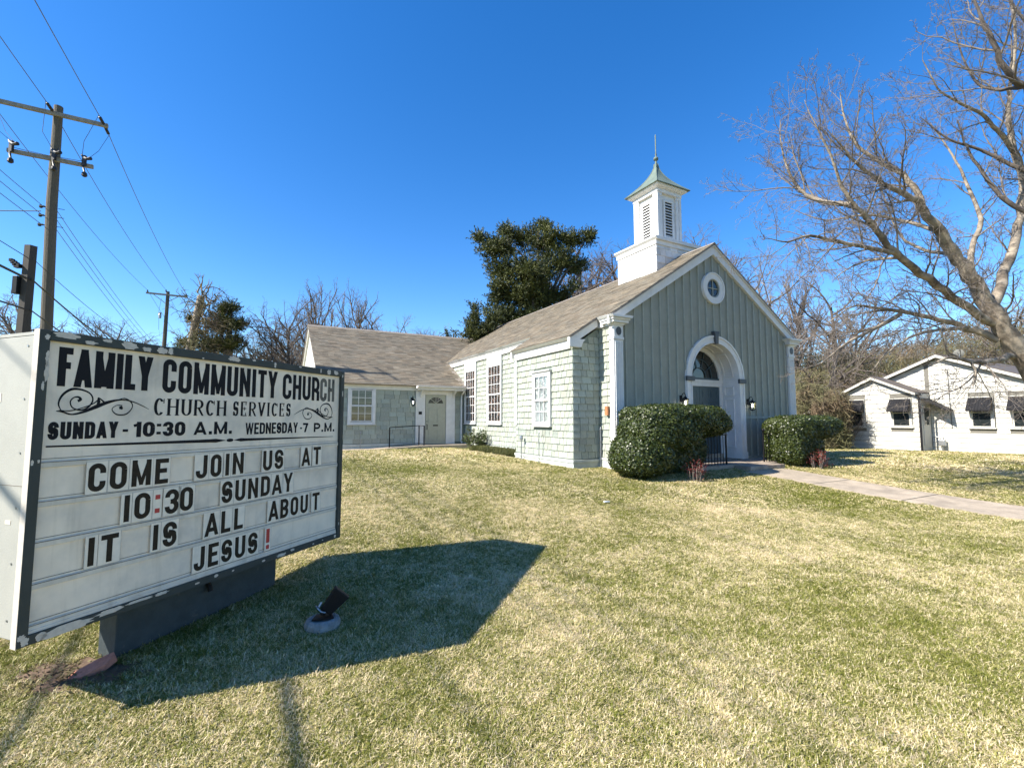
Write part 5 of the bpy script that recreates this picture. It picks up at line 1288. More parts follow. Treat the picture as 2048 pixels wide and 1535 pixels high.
TL = [(2, 640, 30, 548, 'upright bare tree rising behind the left end of the wing roof', .3, .85),
      (1, 585, 33, 585, 'bare tree with low crown just left of the wing gable', 1.4, 1.0),
      (2, 700, 34, 560, 'bare tree behind the middle of the wing roof', 2.2, .9),
      (0, 720, 27, 628, 'short bare tree with a thick forked top above the wing ridge', 4.0, 1.0),
      (3, 800, 40, 622, 'pale thin bare tree behind the right part of the wing roof', .8, 1.1),
      (1, 870, 44, 640, 'low faint bare tree just left of the dark cedars', 3.3, 1.1),
      (0, 1232, 36, 440, 'tall bare tree behind the steeple base on its left', 1.0, 1.0),
      (1, 1205, 38, 462, 'bushy bare tree just left of the steeple base', 2.0, .9),
      (2, 1425, 40, 470, 'upright bare tree over the ridge right of the steeple', 3.4, .9),
      (3, 1160, 40, 560, 'bare tree showing between the big cedar and the church roof', 2.6, 1.0),
      (1, 1400, 42, 452, 'bare tree behind the steeple on its right', 5.1, .9),
      (3, 1530, 34, 480, 'pale bare tree rising just right of the church gable', .4, .75),
      (2, 1590, 38, 520, 'slender bare tree behind the right roof slope', 1.9, .8),
      (0, 1640, 30, 560, 'dark trunked bare tree right of the church corner', 2.9, 1.0),
      (3, 1700, 42, 590, 'pale bare tree over the brown thicket', 4.4, 1.0),
      (1, 1770, 48, 640, 'distant bare tree left of the bungalow gable', 5.5, 1.2),
      (2, 1850, 46, 630, 'distant upright bare tree behind the bungalow ridge', .9, 1.1),
      (0, 1950, 44, 560, 'bare tree behind the bungalow roof', 3.8, 1.1),
      (3, 2040, 40, 600, 'pale bare tree behind the bungalow at the far right', 2.2, 1.1),
      (0, 110, 46, 590, 'bare tree low behind the tall wooden pole', 2.5, 1.2),
      (1, 200, 42, 612, 'wide bare tree above the left half of the sign', 4.7, 1.2),
      (3, 480, 38, 650, 'thin bare tree between the snag and the wing gable', 1.2, 1.0),
      (1, 535, 40, 660, 'low tangled bare tree above the right part of the sign', 0.2, 1.3),
      (3, 1490, 46, 520, 'faint bare tree over the right roof slope near the gable peak', 3.0, .8)]
for a in TL: plant_tree(a[0], a[1], a[2], a[3], a[4], a[5], a[6])

# the big yard tree on the right: main limbs laid out, the rest grown
def limb_tree(name, label, limbs, seed, par, m0, m1, dens, base_r=None):
    rng = np.random.default_rng(seed); base = limbs[0][0][0]; t = thing(name, label, 'tree', tuple(base)); out = []; b = np.array(base)
    for pts, r0, r1, n in limbs:
        P = np.array([np.array(p) for p in pts]) - b
        # smooth
        Q = []
        for i in range(len(P) - 1):
            a_, b_, c_, d_ = P[max(0, i - 1)], P[i], P[i + 1], P[min(len(P) - 1, i + 2)]
            for s_ in range(4):
                u = s_ / 4; Q.append(.5 * (2 * b_ + (c_ - a_) * u + (2 * a_ - 5 * b_ + 4 * c_ - d_) * u * u + (3 * b_ - a_ - 3 * c_ + d_) * u ** 3))
        Q.append(P[-1]); Q = np.array(Q); Q[1:-1] += rng.normal(0, 1, Q[1:-1].shape) * np.clip(np.linspace(r0, r1, len(Q))[1:-1, None] * .22, .006, .03); k = len(Q); rad = np.linspace(r0, r1, k); out.append((0, Q, rad))
        seg = np.linalg.norm(np.diff(Q, axis=0), axis=1); tot = seg.sum(); cum = np.concatenate([[0], np.cumsum(seg)]) / tot
        for i in range(n):
            s = .12 + .88 * (i + rng.uniform()) / n; j = min(k - 2, np.searchsorted(cum, s) - 1); j = max(0, j); f = (s - cum[j]) / max(1e-6, cum[j + 1] - cum[j])
            pp = Q[j] * (1 - f) + Q[j + 1] * f; dd = unit((Q[j + 1] - Q[j])[None])[0]; perp = np.cross(dd, rng.normal(size=3)); perp /= np.linalg.norm(perp)
            a = rng.uniform(.45, 1.0); nd = dd * math.cos(a) + perp * math.sin(a) + np.array([0, 0, .12]); nd /= np.linalg.norm(nd)
            L_ = par['L0'] * rng.uniform(.5, 1.25) * (1.1 - .5 * s); grow(rng, pp, nd, L_, max(.006, min(rad[j] * .45, .022)), 1, out, par)
    branches_to(t, out, 0, m0, m1, sides=(9, 5, 3, 3, 3)); return t
PT = dict(k=[8, 7, 6, 5, 4], wob=[.08, .13, .17, .2, .2], up=[.0, .03, .025, .02, .01], taper=[.3, .3, .35, .4, .6], n=[8, 11, 8, 6], s0=[.2, .10, .12, .15],
          ang=[.7, .72, .75, .75], lr=[.5, .48, .46, .45], rr=[.4, .42, .5, .6], L=[4, 1.9, .95, .5], L0=1.7)
YT = 11.0
J0 = at(2240, 950, YT + .3); J0 = Vector((J0.x, J0.y, GW(J0.x, J0.y) - .1))
J1 = at(2120, 810, YT); J2 = at(2030, 700, YT); J3 = at(1955, 610, YT); J4 = at(1905, 520, YT - .1)
def LP(*q): return [at(x, y, YT + d) for x, y, d in q]
limbs = [
    ([J0, J1] + LP((2045, 712, 0), (1997, 640, 0), (1961, 580, 0), (1919, 520, -.1), (1874, 454, -.3)), .26, .11, 2),
    (LP((1874, 454, -.3), (1850, 425, -.4), (1831, 400, -.6), (1792, 380, -.8), (1740, 350, -1), (1690, 300, -1.2), (1650, 255, -1.3)), .105, .005, 17),
    (LP((1850, 425, -.4), (1818, 361, -.2), (1766, 326, 0), (1715, 292, .1), (1690, 240, .2), (1680, 185, .2)), .075, .010, 11),
    (LP((1997, 649, 0), (1919, 604, -.3), (1859, 559, -.8), (1800, 511, -1.2), (1770, 484, -1.4), (1734, 433, -1.6), (1707, 409, -1.7), (1681, 368, -1.8), (1668, 326, -1.9), (1635, 260, -2), (1609, 200, -2)), .10, .005, 24),
    (LP((1700, 408, -1.7), (1635, 400, -1.4), (1596, 374, -1.2), (1572, 329, -1), (1562, 280, -.9), (1560, 240, -.8)), .050, .005, 13),
    (LP((1785, 505, -1.3), (1695, 487, -1.6), (1620, 472, -2), (1575, 483, -2.3), (1535, 476, -2.5)), .050, .005, 14),
    (LP((1800, 515, -1.2), (1740, 520, -.8), (1700, 535, -.5), (1665, 560, -.3)), .035, .006, 6),
    (LP((1997, 679, .1), (1934, 655, .3), (1874, 637, .3), (1815, 625, .2), (1740, 614, 0), (1704, 613, -.2), (1650, 649, -.4)), .085, .006, 12),
    (LP((1800, 628, .2), (1740, 661, -.3), (1695, 685, -.7), (1641, 727, -1)), .055, .009, 8),
    (LP((1934, 655, .3), (1880, 660, -.5), (1830, 670, -.9), (1780, 700, -1.1), (1745, 740, -1.2)), .045, .008, 7),
    (LP((2027, 712, 0), (1975, 722, -.5), (1940, 722, -.9), (1900, 715, -1.2), (1860, 730, -1.4)), .075, .012, 6),
    (LP((1940, 722, -.9), (1952, 745, -1), (1945, 772, -1)), .03, .010, 4),
    (LP((1961, 580, 0), (1940, 520, .6), (1960, 440, 1), (1935, 370, 1.3), (1905, 310, 1.5), (1860, 245, 1.7)), .085, .010, 12),
    (LP((1985, 610, 0), (2020, 520, .7), (2040, 430, 1), (2043, 358, 1), (2026, 293, .9), (2016, 228, .8), (2023, 163, .7), (2030, 60, .5), (2015, -40, .4)), .12, .018, 16),
    (LP((2033, 309, .9), (1994, 261, .5), (1961, 228, .2), (1912, 202, 0), (1876, 176, -.1), (1845, 120, -.2)), .06, .009, 11),
    (LP((1870, 460, -.3), (1800, 440, .4), (1730, 430, .8), (1650, 440, 1.2), (1590, 420, 1.4)), .05, .008, 10),
    (LP((1900, 505, -.1), (1850, 500, .8), (1800, 470, 1.3), (1770, 400, 1.6), (1745, 330, 1.8)), .05, .008, 9),
]
limb_tree('bare_pecan_tree', 'big leaning bare tree with peeling pale bark, branches over the bungalow', limbs, 5, PT, 'bark', 'twig', 1)
Y2 = 8.5
K0 = at(2600, 960, Y2 + 1); K0 = Vector((K0.x, K0.y, GW(K0.x, K0.y) - .1))
def LQ(*q): return [at(x, y, Y2 + d) for x, y, d in q]
limbs2 = [
    ([K0] + LQ((2450, 600, .6), (2330, 420, .3), (2200, 260, 0)), .24, .11, 1),
    (LQ((2200, 260, 0), (2100, 205, 0), (2048, 173, -.1), (2010, 137, -.2), (1977, 65, -.3), (1955, 16, -.3), (1930, -50, -.3)), .085, .010, 14),
    (LQ((2450, 600, .6), (2200, 480, .8), (2048, 420, 1), (1994, 384, 1.1), (1948, 319, 1.2), (1929, 285, 1.2), (1915, 240, 1.2)), .07, .008, 11),
    (LQ((2330, 420, .3), (2150, 370, .8), (2046, 339, 1), (1961, 300, 1.2), (1896, 277, 1.3), (1841, 235, 1.4)), .065, .008, 12),
    (LQ((2200, 260, 0), (2120, 140, .2), (2060, 60, .3), (2000, -30, .3)), .06, .010, 8),
    (LQ((2048, 173, -.1), (1990, 180, .3), (1950, 160, .5), (1920, 100, .6), (1905, 40, .6)), .04, .007, 8),
]
limb_tree('bare_oak_tree', 'dark limbed bare tree reaching in at the top right corner', limbs2, 9, PT, 'farbark', 'twig', 1)

# ------------------------------------------------------------------ evergreens
def cedar(name, label, px, Y, lobes, seed, n_spray, size=.5, m='cedar', trunk_top=None, grp=None):
    """lobes: (px, py, radius_px_x, radius_px_y, depth) blobs of the crown"""
    b = at(px, 843, Y); g = GW(b.x, b.y); t = thing(name, label, 'tree', (b.x, b.y, g), 0, grp); rng = np.random.default_rng(seed); o = np.array([b.x, b.y, g])
    k = Y / 930; C_ = []; Rr = []
    for lx, ly, rx, ry, dp in lobes: C_.append(np.array(at(lx, ly, Y + dp)) - o); Rr.append(np.array([rx * k, (rx + ry) * .5 * k, ry * k]) * .90)
    vol = np.array([r.prod() ** .7 for r in Rr]); vol /= vol.sum(); CL, CR = [], []
    for c, r, w_ in zip(C_, Rr, vol):                     # every lobe is a cluster of smaller tufts with gaps between
        for _ in range(max(3, int(210 * w_))):
            dd = unit(rng.normal(size=3)[None])[0]; CL.append(c + dd * r * rng.uniform(.15, 1.0) * [1, 1, .9]); CR.append(r.mean() * rng.uniform(.20, .46) * np.array([1.25, 1.25, .6]))
    CL, CR = np.array(CL), np.array(CR); idx = rng.choice(len(CL), n_spray); d = unit(rng.normal(size=(n_spray, 3)) + [0, 0, .25]); rad = rng.uniform(.3, 1, n_spray) ** .5
    P = CL[idx] + d * CR[idx] * rad[:, None]
    D = unit(d + np.array([0, 0, .55]) + rng.normal(0, .35, (n_spray, 3)))
    ns = 15; base_t = np.clip(rng.normal(.45, .16, n_spray) + rng.normal(0, .15, len(CL))[idx], 0, 1)
    s = rng.uniform(0, 1, (n_spray, ns, 1)); q = P[:, None] + D[:, None] * s * size * rng.uniform(.5, 1.6, (n_spray, 1, 1)) + rng.normal(0, .07 * size / .5, (n_spray, ns, 3)) * (1.2 - s)
    nd = unit(D[:, None] + rng.normal(0, .45, (n_spray, ns, 3))); sd = unit(np.cross(nd, rng.normal(size=nd.shape))); Lf = size * .15; Wf = size * .055
    q = q.reshape(-1, 3); nd = nd.reshape(-1, 3); sd = sd.reshape(-1, 3); n = len(q)
    V = np.stack([q - nd * Lf, q + sd * Wf, q + nd * Lf, q - sd * Wf], 1).reshape(-1, 3); i = np.arange(n)[:, None] * 4; F = i + [0, 1, 2, 3]
    T = np.clip(np.repeat(base_t, ns) + rng.normal(0, .12, n), 0, 1); npmesh('crown', V, F, m, t, T, kind='stuff')
    top = max(c[2] for c in C_); out = []
    out.append((0, np.array([[0, 0, -.2], [.1, 0, top * .3], [.0, .1, top * .6], [.1, 0, top]]), np.array([.28, .24, .17, .05])))
    for c in C_:
        a = np.array([0, 0, max(.8, c[2] * .55)]); out.append((1, np.array([a, (a + c) / 2 + [0, 0, .2], c]), np.array([.12, .08, .03])))
    mb = MB()
    for l, p, r in out: mb.tube([tuple(x) for x in p], list(map(float, r)), 6)
    mb.build('trunk', 'farbark', t); return t
cedar('cedar_tree', 'large dark evergreen with ragged flat crown behind the church roof', 1075, 27, [
    (1000, 500, 42, 34, 0), (1045, 482, 40, 28, 1), (1095, 484, 46, 30, 0), (1150, 486, 36, 20, 0), (1175, 474, 16, 9, 0), (1005, 545, 40, 34, 0), (1060, 545, 55, 40, -1), (1120, 535, 48, 32, 0), (1165, 540, 28, 16, 1), (1000, 590, 34, 34, 0), (1050, 600, 50, 40, 0), (1095, 590, 46, 34, 0), (1135, 590, 22, 22, 0), (1010, 640, 44, 36, 0), (1060, 650, 50, 40, 0), (962, 475, 12, 10, 0), (1010, 462, 10, 10, 0), (1090, 458, 10, 12, 0)], 31, 7400, .46)
cedar('cedar_tree', 'small pointed evergreen beside the large cedar above the valley of the roofs', 950, 25, [(948, 618, 5, 12, 0), (948, 635, 12, 12, 0), (945, 652, 17, 12, 0), (948, 672, 26, 16, 0), (975, 660, 16, 22, 0), (985, 640, 12, 18, 0)], 32, 1000, .36)
cedar('cedar_tree', 'low dark evergreen tips over the right end of the wing ridge', 903, 34, [(895, 668, 8, 4, 0), (912, 666, 7, 5, 0), (903, 690, 14, 16, 0)], 33, 160, .42)
# evergreen and broken snag with vines on the left
cedar('evergreen_tree', 'rounded dark evergreen behind the vine covered snag', 450, 30, [(455, 620, 22, 18, 0), (475, 650, 18, 18, 0), (440, 650, 24, 26, 0), (465, 690, 22, 18, 0), (425, 690, 30, 22, 0), (370, 688, 14, 8, 0), (385, 640, 8, 8, -.5), (350, 700, 10, 6, 0)], 34, 3000, .36)
sn = at(385, 843, 28); sg = GW(sn.x, sn.y)
SNG = thing('vine_covered_snag', 'broken pale trunk wrapped in brown vines beyond the sign', 'tree', (sn.x, sn.y, sg))
top = at(402, 592, 28) - Vector((sn.x, sn.y, sg)); low = at(380, 700, 28) - Vector((sn.x, sn.y, sg))
MB().tube([(0, 0, -.2), tuple(low), tuple(low.lerp(top, .5)), tuple(top)], [.30, .24, .22, .19], 12).build('trunk', 'bark', SNG)
rng_ = np.random.default_rng(40); out = []
for i in range(130):
    p = np.array(low.lerp(top, float(rng_.uniform(-.2, 1)))) + rng_.normal(0, .2, 3) + np.array([.5, -.2, 0]) * rng_.uniform(0, 1.8); d = unit(np.array([[rng_.normal(.3, .5), rng_.normal(0, .5), rng_.normal(-.3, .7)]]))[0]
    grow(rng_, p, d, rng_.uniform(.8, 2.0), .014, 2, out, dict(PB, up=[0, 0, -.05, -.06, 0], wob=[.1, .1, .35, .35, .3], n=[6, 6, 6, 4]))
for i in range(6):
    p = np.array(top) + rng_.normal(0, .1, 3); d = unit(np.array([[rng_.normal(0, .6), rng_.normal(0, .4), 1]]))[0]; grow(rng_, p, d, rng_.uniform(.8, 1.7), .02, 2, out, dict(PB, n=[3, 3, 3, 2]))
Vs, Fs, o = [], [], 0
gr = {}
for l, p, r in out: gr.setdefault(len(p), []).append((p, r * 2.6))
for k_, g_ in gr.items():
    V, F = tubes_np(g_, 3); Vs.append(V); Fs.append(F + o); o += len(V)
npmesh('vines', np.concatenate(Vs), np.concatenate(Fs), 'scrub', SNG, np.ones(o // 1)[:sum(len(f) for f in Fs)] if False else np.ones(sum(len(f) for f in Fs)))

# ------------------------------------------------------------------ thickets: far mass of sticks nobody could count
def thicket(name, label, spans, seed, n, m='scrub', L_=.9, w=.014, dense=1.0, lean=.9):
    """spans: (px0, px1, Y0, Y1, top_py0, top_py1) slabs filled with thin sticks"""
    rng = np.random.default_rng(seed); Vs, Ts = [], []; tot = sum((s[1] - s[0]) * (s[2]) for s in spans)
    for s in spans:
        k = int(n * (s[1] - s[0]) * s[2] / tot); px = rng.uniform(s[0], s[1], k); Y = rng.uniform(s[2], s[3], k); f = (px - s[0]) / (s[1] - s[0])
        tp = s[4] + (s[5] - s[4]) * f + 9 * np.sin(px * .05 + Y) + 6 * np.sin(px * .13 + Y * 2)
        zt = 1.6 + Y * np.tan(R(4.34) - np.arctan((tp - 767.5) / 930)) ; zg = .3
        z = zg + (np.maximum(zt, .8) - zg) * rng.uniform(0, 1, k) ** .75; x = (px - 1024) / 930 * Y
        c = np.stack([x, Y, z], 1); d = unit(rng.normal(size=(k, 3)) * [1, 1, .6] + [0, 0, lean]); sd = unit(np.cross(d, rng.normal(size=(k, 3))))
        l = L_ * rng.uniform(.3, 1.2, (k, 1)); ww = w * rng.uniform(.5, 1.6, (k, 1)); bend = rng.normal(0, .12, (k, 3)) * l
        Vs.append(np.stack([c - d * l / 2 - sd * ww, c - d * l / 2 + sd * ww, c + bend + sd * ww, c + bend - sd * ww, c + d * l / 2 + sd * ww * .3, c + d * l / 2 - sd * ww * .3], 1).reshape(-1, 3))
        Ts.append(rng.uniform(.6, 1.4, k))
    V = np.concatenate(Vs); T = np.concatenate(Ts); i = np.arange(len(V) // 6)[:, None] * 6; F = np.concatenate([i + [0, 1, 2, 3], i + [3, 2, 4, 5]])
    return npmesh(name, V, F, m, None, np.concatenate([T, T]), label=label, cat='thicket', kind='stuff')
thicket('thicket', 'brown leafless thicket between the church corner and the bungalow', [(1590, 1700, 24, 27, 770, 790), (1590, 1760, 28, 34, 745, 735), (1590, 1900, 36, 44, 715, 690), (1880, 2150, 38, 46, 690, 640)], 51, 42000, w=.012)
thicket('thicket', 'olive tangle of brush against the near end of the bungalow', [(1625, 1700, 21.5, 23.5, 800, 790)], 52, 5000, w=.009, L_=.6)
thicket('far_woods', 'distant brown wood closing the view along the horizon', [(-400, 900, 60, 75, 745, 735), (500, 620, 45, 52, 705, 690), (900, 2600, 62, 78, 700, 690), (1890, 2300, 50, 58, 650, 600)], 53, 60000, L_=1.8, w=.03)
# small bare bush before the bungalow
rngb = np.random.default_rng(60); out = []
for i in range(16):
    a = rngb.uniform(0, 2 * math.pi); d = unit(np.array([[math.cos(a) * .45, math.sin(a) * .45, 1]]))[0]
    grow(rngb, np.array([rngb.normal(0, .12), rngb.normal(0, .12), -.05]), d, rngb.uniform(1.3, 2.1), .016, 2, out, dict(PB, n=[6, 6, 9, 6], wob=[.1, .1, .12, .2, .2]))
bb = at(1700, 893, 22); BB = thing('bare_bush', 'bare twiggy bush against the left corner of the bungalow', 'shrub', CW(13.3, 3.1, .3)); gr = {}
for l, p, r in out: gr.setdefault(len(p), []).append((p, r))
Vs, Fs, o = [], [], 0
for k_, g_ in gr.items():
    V, F = tubes_np(g_, 3); Vs.append(V); Fs.append(F + o); o += len(V)
npmesh('twigs', np.concatenate(Vs), np.concatenate(Fs), 'fartwig', BB, np.ones(sum(len(f) for f in Fs)))

# ------------------------------------------------------------------ poles and wires
A_ = Vector((-math.sin(YA), math.cos(YA), 0)); B_ = Vector((math.cos(YA), math.sin(YA), 0))
P1 = Vector((-15.2, 15.0, .35)); TOP1 = Vector((-15.36, 15.0, 12.15))
UP = thing('utility_pole', 'tall grey wooden power pole with crossarm and fuse cutouts behind the sign', 'utility pole', tuple(P1))
rel = lambda p: tuple(Vector(p) - P1)
MB().tube([(0, 0, -.3), rel((-15.2, 15, 4.6)), rel((-15.34, 15, 8.8)), rel(TOP1)], [.165, .155, .145, .12], 14).build('pole', 'wood', UP, smooth=False)
arm1c = Vector((-15.36, 14.84, 11.80)); R1 = arm1c + B_ * 1.42; L1 = arm1c - B_ * 1.65
def beam(p, q, w, h, name, m, parent, org):
    p, q = Vector(p) - org, Vector(q) - org; d = (q - p).normalized(); s_ = d.cross(Vector((0, 0, 1))).normalized(); u = s_.cross(d)
    P_ = [p - s_ * w - u * h, p + s_ * w - u * h, p + s_ * w + u * h, p - s_ * w + u * h]; Q_ = [x + (q - p) for x in P_]
    return MB().hexa([tuple(x) for x in P_ + Q_]).build(name, m, parent)
beam(L1, R1, .055, .06, 'crossarm', 'wood2', UP, P1)
arm2c = Vector((-15.33, 14.82, 10.22)); R2 = arm2c + B_ * 1.10; L2 = arm2c - B_ * 1.02
beam(L2, R2, .05, .06, 'crossarm', 'wood2', UP, P1)
def strain(p, d, parent, org, n=5):
    """string of insulator sheds along d"""
    p = Vector(p) - org; mb = MB(); pts = []; rs = []
    for i in range(n):
        for (a, r) in ((0, .018), (.02, .05), (.045, .05), (.07, .018)): pts.append(tuple(p + d * (.10 + i * .085 + a))); rs.append(r)
    mb.tube([tuple(p), tuple(p + d * .1)], .012, 5); mb.tube(pts, rs, 8); return mb.build('insulator', 'ins', parent)
ends = [L1 + B_ * .10, arm1c + Vector((0, 0, .05)), R1 - B_ * .10]
for e in ends:
    strain(e, (A_ + Vector((0, 0, -.05))).normalized(), UP, P1); strain(e, (-A_ + Vector((0, 0, -.02))).normalized(), UP, P1)
for k_, f in enumerate((-.86, .16, .92)):
    c = arm2c + B_ * f; o_ = c - P1
    cu = MB().box(o_.x - .05, o_.x + .05, o_.y - .13, o_.y - .05, o_.z - .06, o_.z + .30).build('fuse_cutout', 'ins', UP)
    MB().tube([tuple(o_ + Vector((-.14, -.05, .36))), tuple(o_ + Vector((0, -.12, .22))), tuple(o_ + Vector((.18, -.2, .12))), tuple(o_ + Vector((.34, -.22, .13)))], [.03, .05, .04, .06], 6).build('cutout_arm', 'ins', cu)
    ar = MB().tube([tuple(o_ + Vector((-.10, -.03, .02))), tuple(o_ + Vector((.12, -.22, -.22))), tuple(o_ + Vector((.20, -.26, -.38)))], .03, 6).lathe([(.02, 0), (.07, -.05), (.08, -.14), (.04, -.18), (0, -.18)], tuple(o_ + Vector((.21, -.27, -.36))), 10); ar.build('surge_arrester', 'ins', UP)
    e = ends[k_] - P1; s0 = o_ + Vector((-.12, -.05, .36)); md = (e + A_ * .6 + s0) / 2 + Vector((.10, 0, -.25))
    MB().tube([tuple(e - A_ * .62), tuple((e - A_ * .55 + s0) / 2 + Vector((-.22, 0, -.2))), tuple(s0)], .008, 4).build('jumper', 'wire', UP)
    MB().tube([tuple(e + A_ * .62), tuple(md), tuple(o_ + Vector((.05, 0, .25)))], .008, 4).build('jumper', 'wire', UP)
MB().tube([rel(arm2c + B_ * -.9 + Vector((0, -.08, .10))), rel(arm2c + Vector((0, -.08, .06))), rel(arm2c + B_ * .95 + Vector((0, -.08, .10)))], .010, 4).build('jumper', 'wire', UP)
RK = []
for z in (8.62, 8.32, 8.0):
    p = Vector((-15.34, 15, z)) - B_ * .2; RK.append(p); o_ = p - P1
    MB().box(o_.x - .10, o_.x + .06, o_.y - .05, o_.y + .05, o_.z - .012, o_.z + .012).lathe([(.03, -.05), (.05, -.03), (.025, 0), (.05, .03), (.03, .05)], (o_.x - .08, o_.y, o_.z), 8).build('spool_insulator', 'ins', UP)
    q = Vector((-15.34, 15, z)) - P1 + B_ * .17; MB().tube([tuple(q), tuple(q + B_ * .16)], .010, 5).build('through_bolt', 'ins', UP)
# far pole
P2 = Vector((-25.2, 33.3, .3)); UP2 = thing('utility_pole', 'distant power pole with small crossarm and transformer gear above the sign', 'utility pole', tuple(P2))
zt2 = at(330, 583, 33.3).z
MB().tube([(0, 0, -.3), (0.05, 0, 6), (.12, 0, zt2 - .3)], [.16, .14, .11], 10).build('pole', 'wood', UP2)
c2 = Vector((-25.15, 33.2, at(330, 590, 33.3).z)); aR, aL = c2 + B_ * 1.3, c2 - B_ * 1.15
beam(aL, aR, .05, .055, 'crossarm', 'wood2', UP2, P2)
for p, q in ((c2 + B_ * .8, c2 + Vector((0, 0, -.62))), (c2 - B_ * .8, c2 + Vector((0, 0, -.62)))): MB().tube([tuple(p - P2), tuple(q - P2)], .022, 4).build('brace', 'metal', UP2)
for p in (aL + B_ * .08, c2 + Vector((0, 0, .15)), aR - B_ * .08): MB().lathe([(.02, 0), (.05, .05), (.05, .08), (.03, .12), (.05, .15), (0, .19)], tuple(p + Vector((0, 0, .05)) - P2), 8).build('insulator', 'ins', UP2)
MB().lathe([(.0, 0), (.09, .0), (.10, .25), (.07, .32), (.12, .36), (.05, .42), (0, .46)], tuple(c2 - B_ * .28 + Vector((0, 0, -1.75)) - P2), 10).build('lightning_gear', 'metal', UP2)
MB().tube([tuple(c2 - B_ * .25 + Vector((0, 0, -.3)) - P2), tuple(c2 - B_ * .35 + Vector((0, 0, -1.2)) - P2), tuple(c2 - B_ * .3 + Vector((0, 0, -2.6)) - P2)], .012, 4).build('jumper', 'wire', UP2)
# short service pole
P3 = Vector((-13.55, 12.9, .35)); UP3 = thing('service_pole', 'short dark square topped pole carrying black cables left of the tall pole', 'utility pole', tuple(P3))
t3 = at(63, 492, 12.9) - P3; l3 = at(47, 662, 12.9) - P3
MB().tube([(l3.x * 1.6, 0, -.3), tuple(l3), tuple(t3)], [.16, .155, .14], 5).build('pole', 'polewood', UP3)
o3 = at(42, 570, 12.85) - P3; MB().box(o3.x - .07, o3.x + .07, o3.y - .18, o3.y - .03, o3.z - .28, o3.z + .22).build('junction_box', 'black', UP3, bevel=.01)
o3 = at(32, 520, 12.8) - P3
for i in range(4): MB().box(o3.x - .10 + i * .05, o3.x - .02 + i * .07, o3.y - .1, o3.y, o3.z - .06 - i * .06, o3.z + .02 - i * .05).build('cable_clamp', 'black', UP3)
def wire(p, q, sag, r, label, m='wire', group='overhead wires', n=18, name='overhead_wire'):
    p, q = Vector(p), Vector(q); pts = []
    for i in range(n + 1):
        t = i / n; x = p.lerp(q, t); x.z -= sag * 4 * t * (1 - t); pts.append(tuple(x - p))
    o = MB().tube(pts, r, 4).build(name, m, None, loc=tuple(p)); return tag(o, label, 'wire', group)
dA = (A_ + Vector((0, 0, -.05))).normalized()
far = [aL + B_ * .08 + Vector((0, 0, .2)), c2 + Vector((0, 0, .35)), aR - B_ * .08 + Vector((0, 0, .2))]
nm_ = ['left', 'middle', 'right']
for e, f, s_ in zip(ends, far, ('leftmost', 'middle', 'rightmost')):
    wire(e + dA * .55, f, .35, .013, 'thin wire from the crossarm down to the distant pole, %s of three' % s_)
    wire(e - A_ * .55, e - A_ * 40 + Vector((0, 0, .6)), .5, .013, 'thin wire from the crossarm out over the top edge, %s of three' % s_)
    wire(f, f + A_ * 45 + Vector((0, 0, -1)), .9, .012, 'faint wire running on beyond the distant pole, %s of three' % s_)
for p, s_ in zip(RK, ('upper', 'middle', 'lower')):
    wire(p, p - A_ * 40, .6, .012, '%s wire of the three leaving the pole rack to the left edge' % s_)
    wire(p + B_ * .3, Vector((-25.2, 33.3, p.z - 2.2)), .3, .011, '%s wire of the three from the pole rack to the distant pole' % s_)
c3a = at(52, 556, 12.75); c3b = at(50, 618, 12.8); c3c = at(55, 515, 12.8)
wire(c3a, c3a - A_ * 30 + Vector((0, 0, .4)), .5, .035, 'thick black cable reaching the short pole from the left', 'cable', 'black cables on the short pole')
wire(c3a + B_ * .1, Vector((-25.0, 33.2, 5.2)), .5, .030, 'thick black cable sloping down behind the tall pole', 'cable', 'black cables on the short pole')
wire(c3b, c3b - A_ * 30, .5, .022, 'lower black cable reaching the short pole from the left', 'cable', 'black cables on the short pole')
wire(c3b + B_ * .1, Vector((-25.0, 33.2, 4.4)), .5, .022, 'lower black cable running on behind the sign', 'cable', 'black cables on the short pole')
wire(c3c, c3c - A_ * 30 + Vector((0, 0, .5)), .4, .012, 'thin cable at the top of the short pole from the left', 'cable', 'black cables on the short pole')
wire(c3c + B_ * .1, Vector((-25.0, 33.2, 6.4)), .5, .012, 'thin cable from the short pole top to the distant pole', 'cable', 'black cables on the short pole')
srv = Vector((-15.34, 15, 8.45)) - B_ * .25
wire(srv, Vector((-30, 11, 7.6)), .2, .016, 'black service wire running left from the tall pole')

# ------------------------------------------------------------------ grass on the near lawn (uncountable: one object)
def tuft(seed, nb, spread, hgt, w):
    rng = np.random.default_rng(seed); V, F, T = [], [], []
    for i in range(nb):
        a = rng.uniform(0, 2 * np.pi); c = rng.normal(0, .012, 3); c[2] = 0; d = np.array([math.cos(a), math.sin(a), 0]); sd = np.array([-d[1], d[0], 0]) * w * rng.uniform(.6, 1.2)
        h = hgt * rng.uniform(.5, 1.2); sp_ = spread * rng.uniform(.2, 1.2); p1 = c + d * sp_ * .45 + [0, 0, h * .72]; p2 = c + d * sp_ + [0, 0, h * rng.uniform(.45, 1.05)] + rng.normal(0, .006, 3)
        b = len(V); V += [c - sd, c + sd, p1 + sd * .8, p1 - sd * .8, p2]; F += [(b, b + 1, b + 2, b + 3), (b + 3, b + 2, b + 4)]; t = rng.uniform(0, 1); T += [t, t]
    mb = MB(); mb.add([tuple(v) for v in V], F); mb.t = [float(x) if x != 1.0 else .99 for x in T]; me = mb.mesh('grass_tuft', 'blade'); return bpy.data.objects.new('grass_tuft', me)
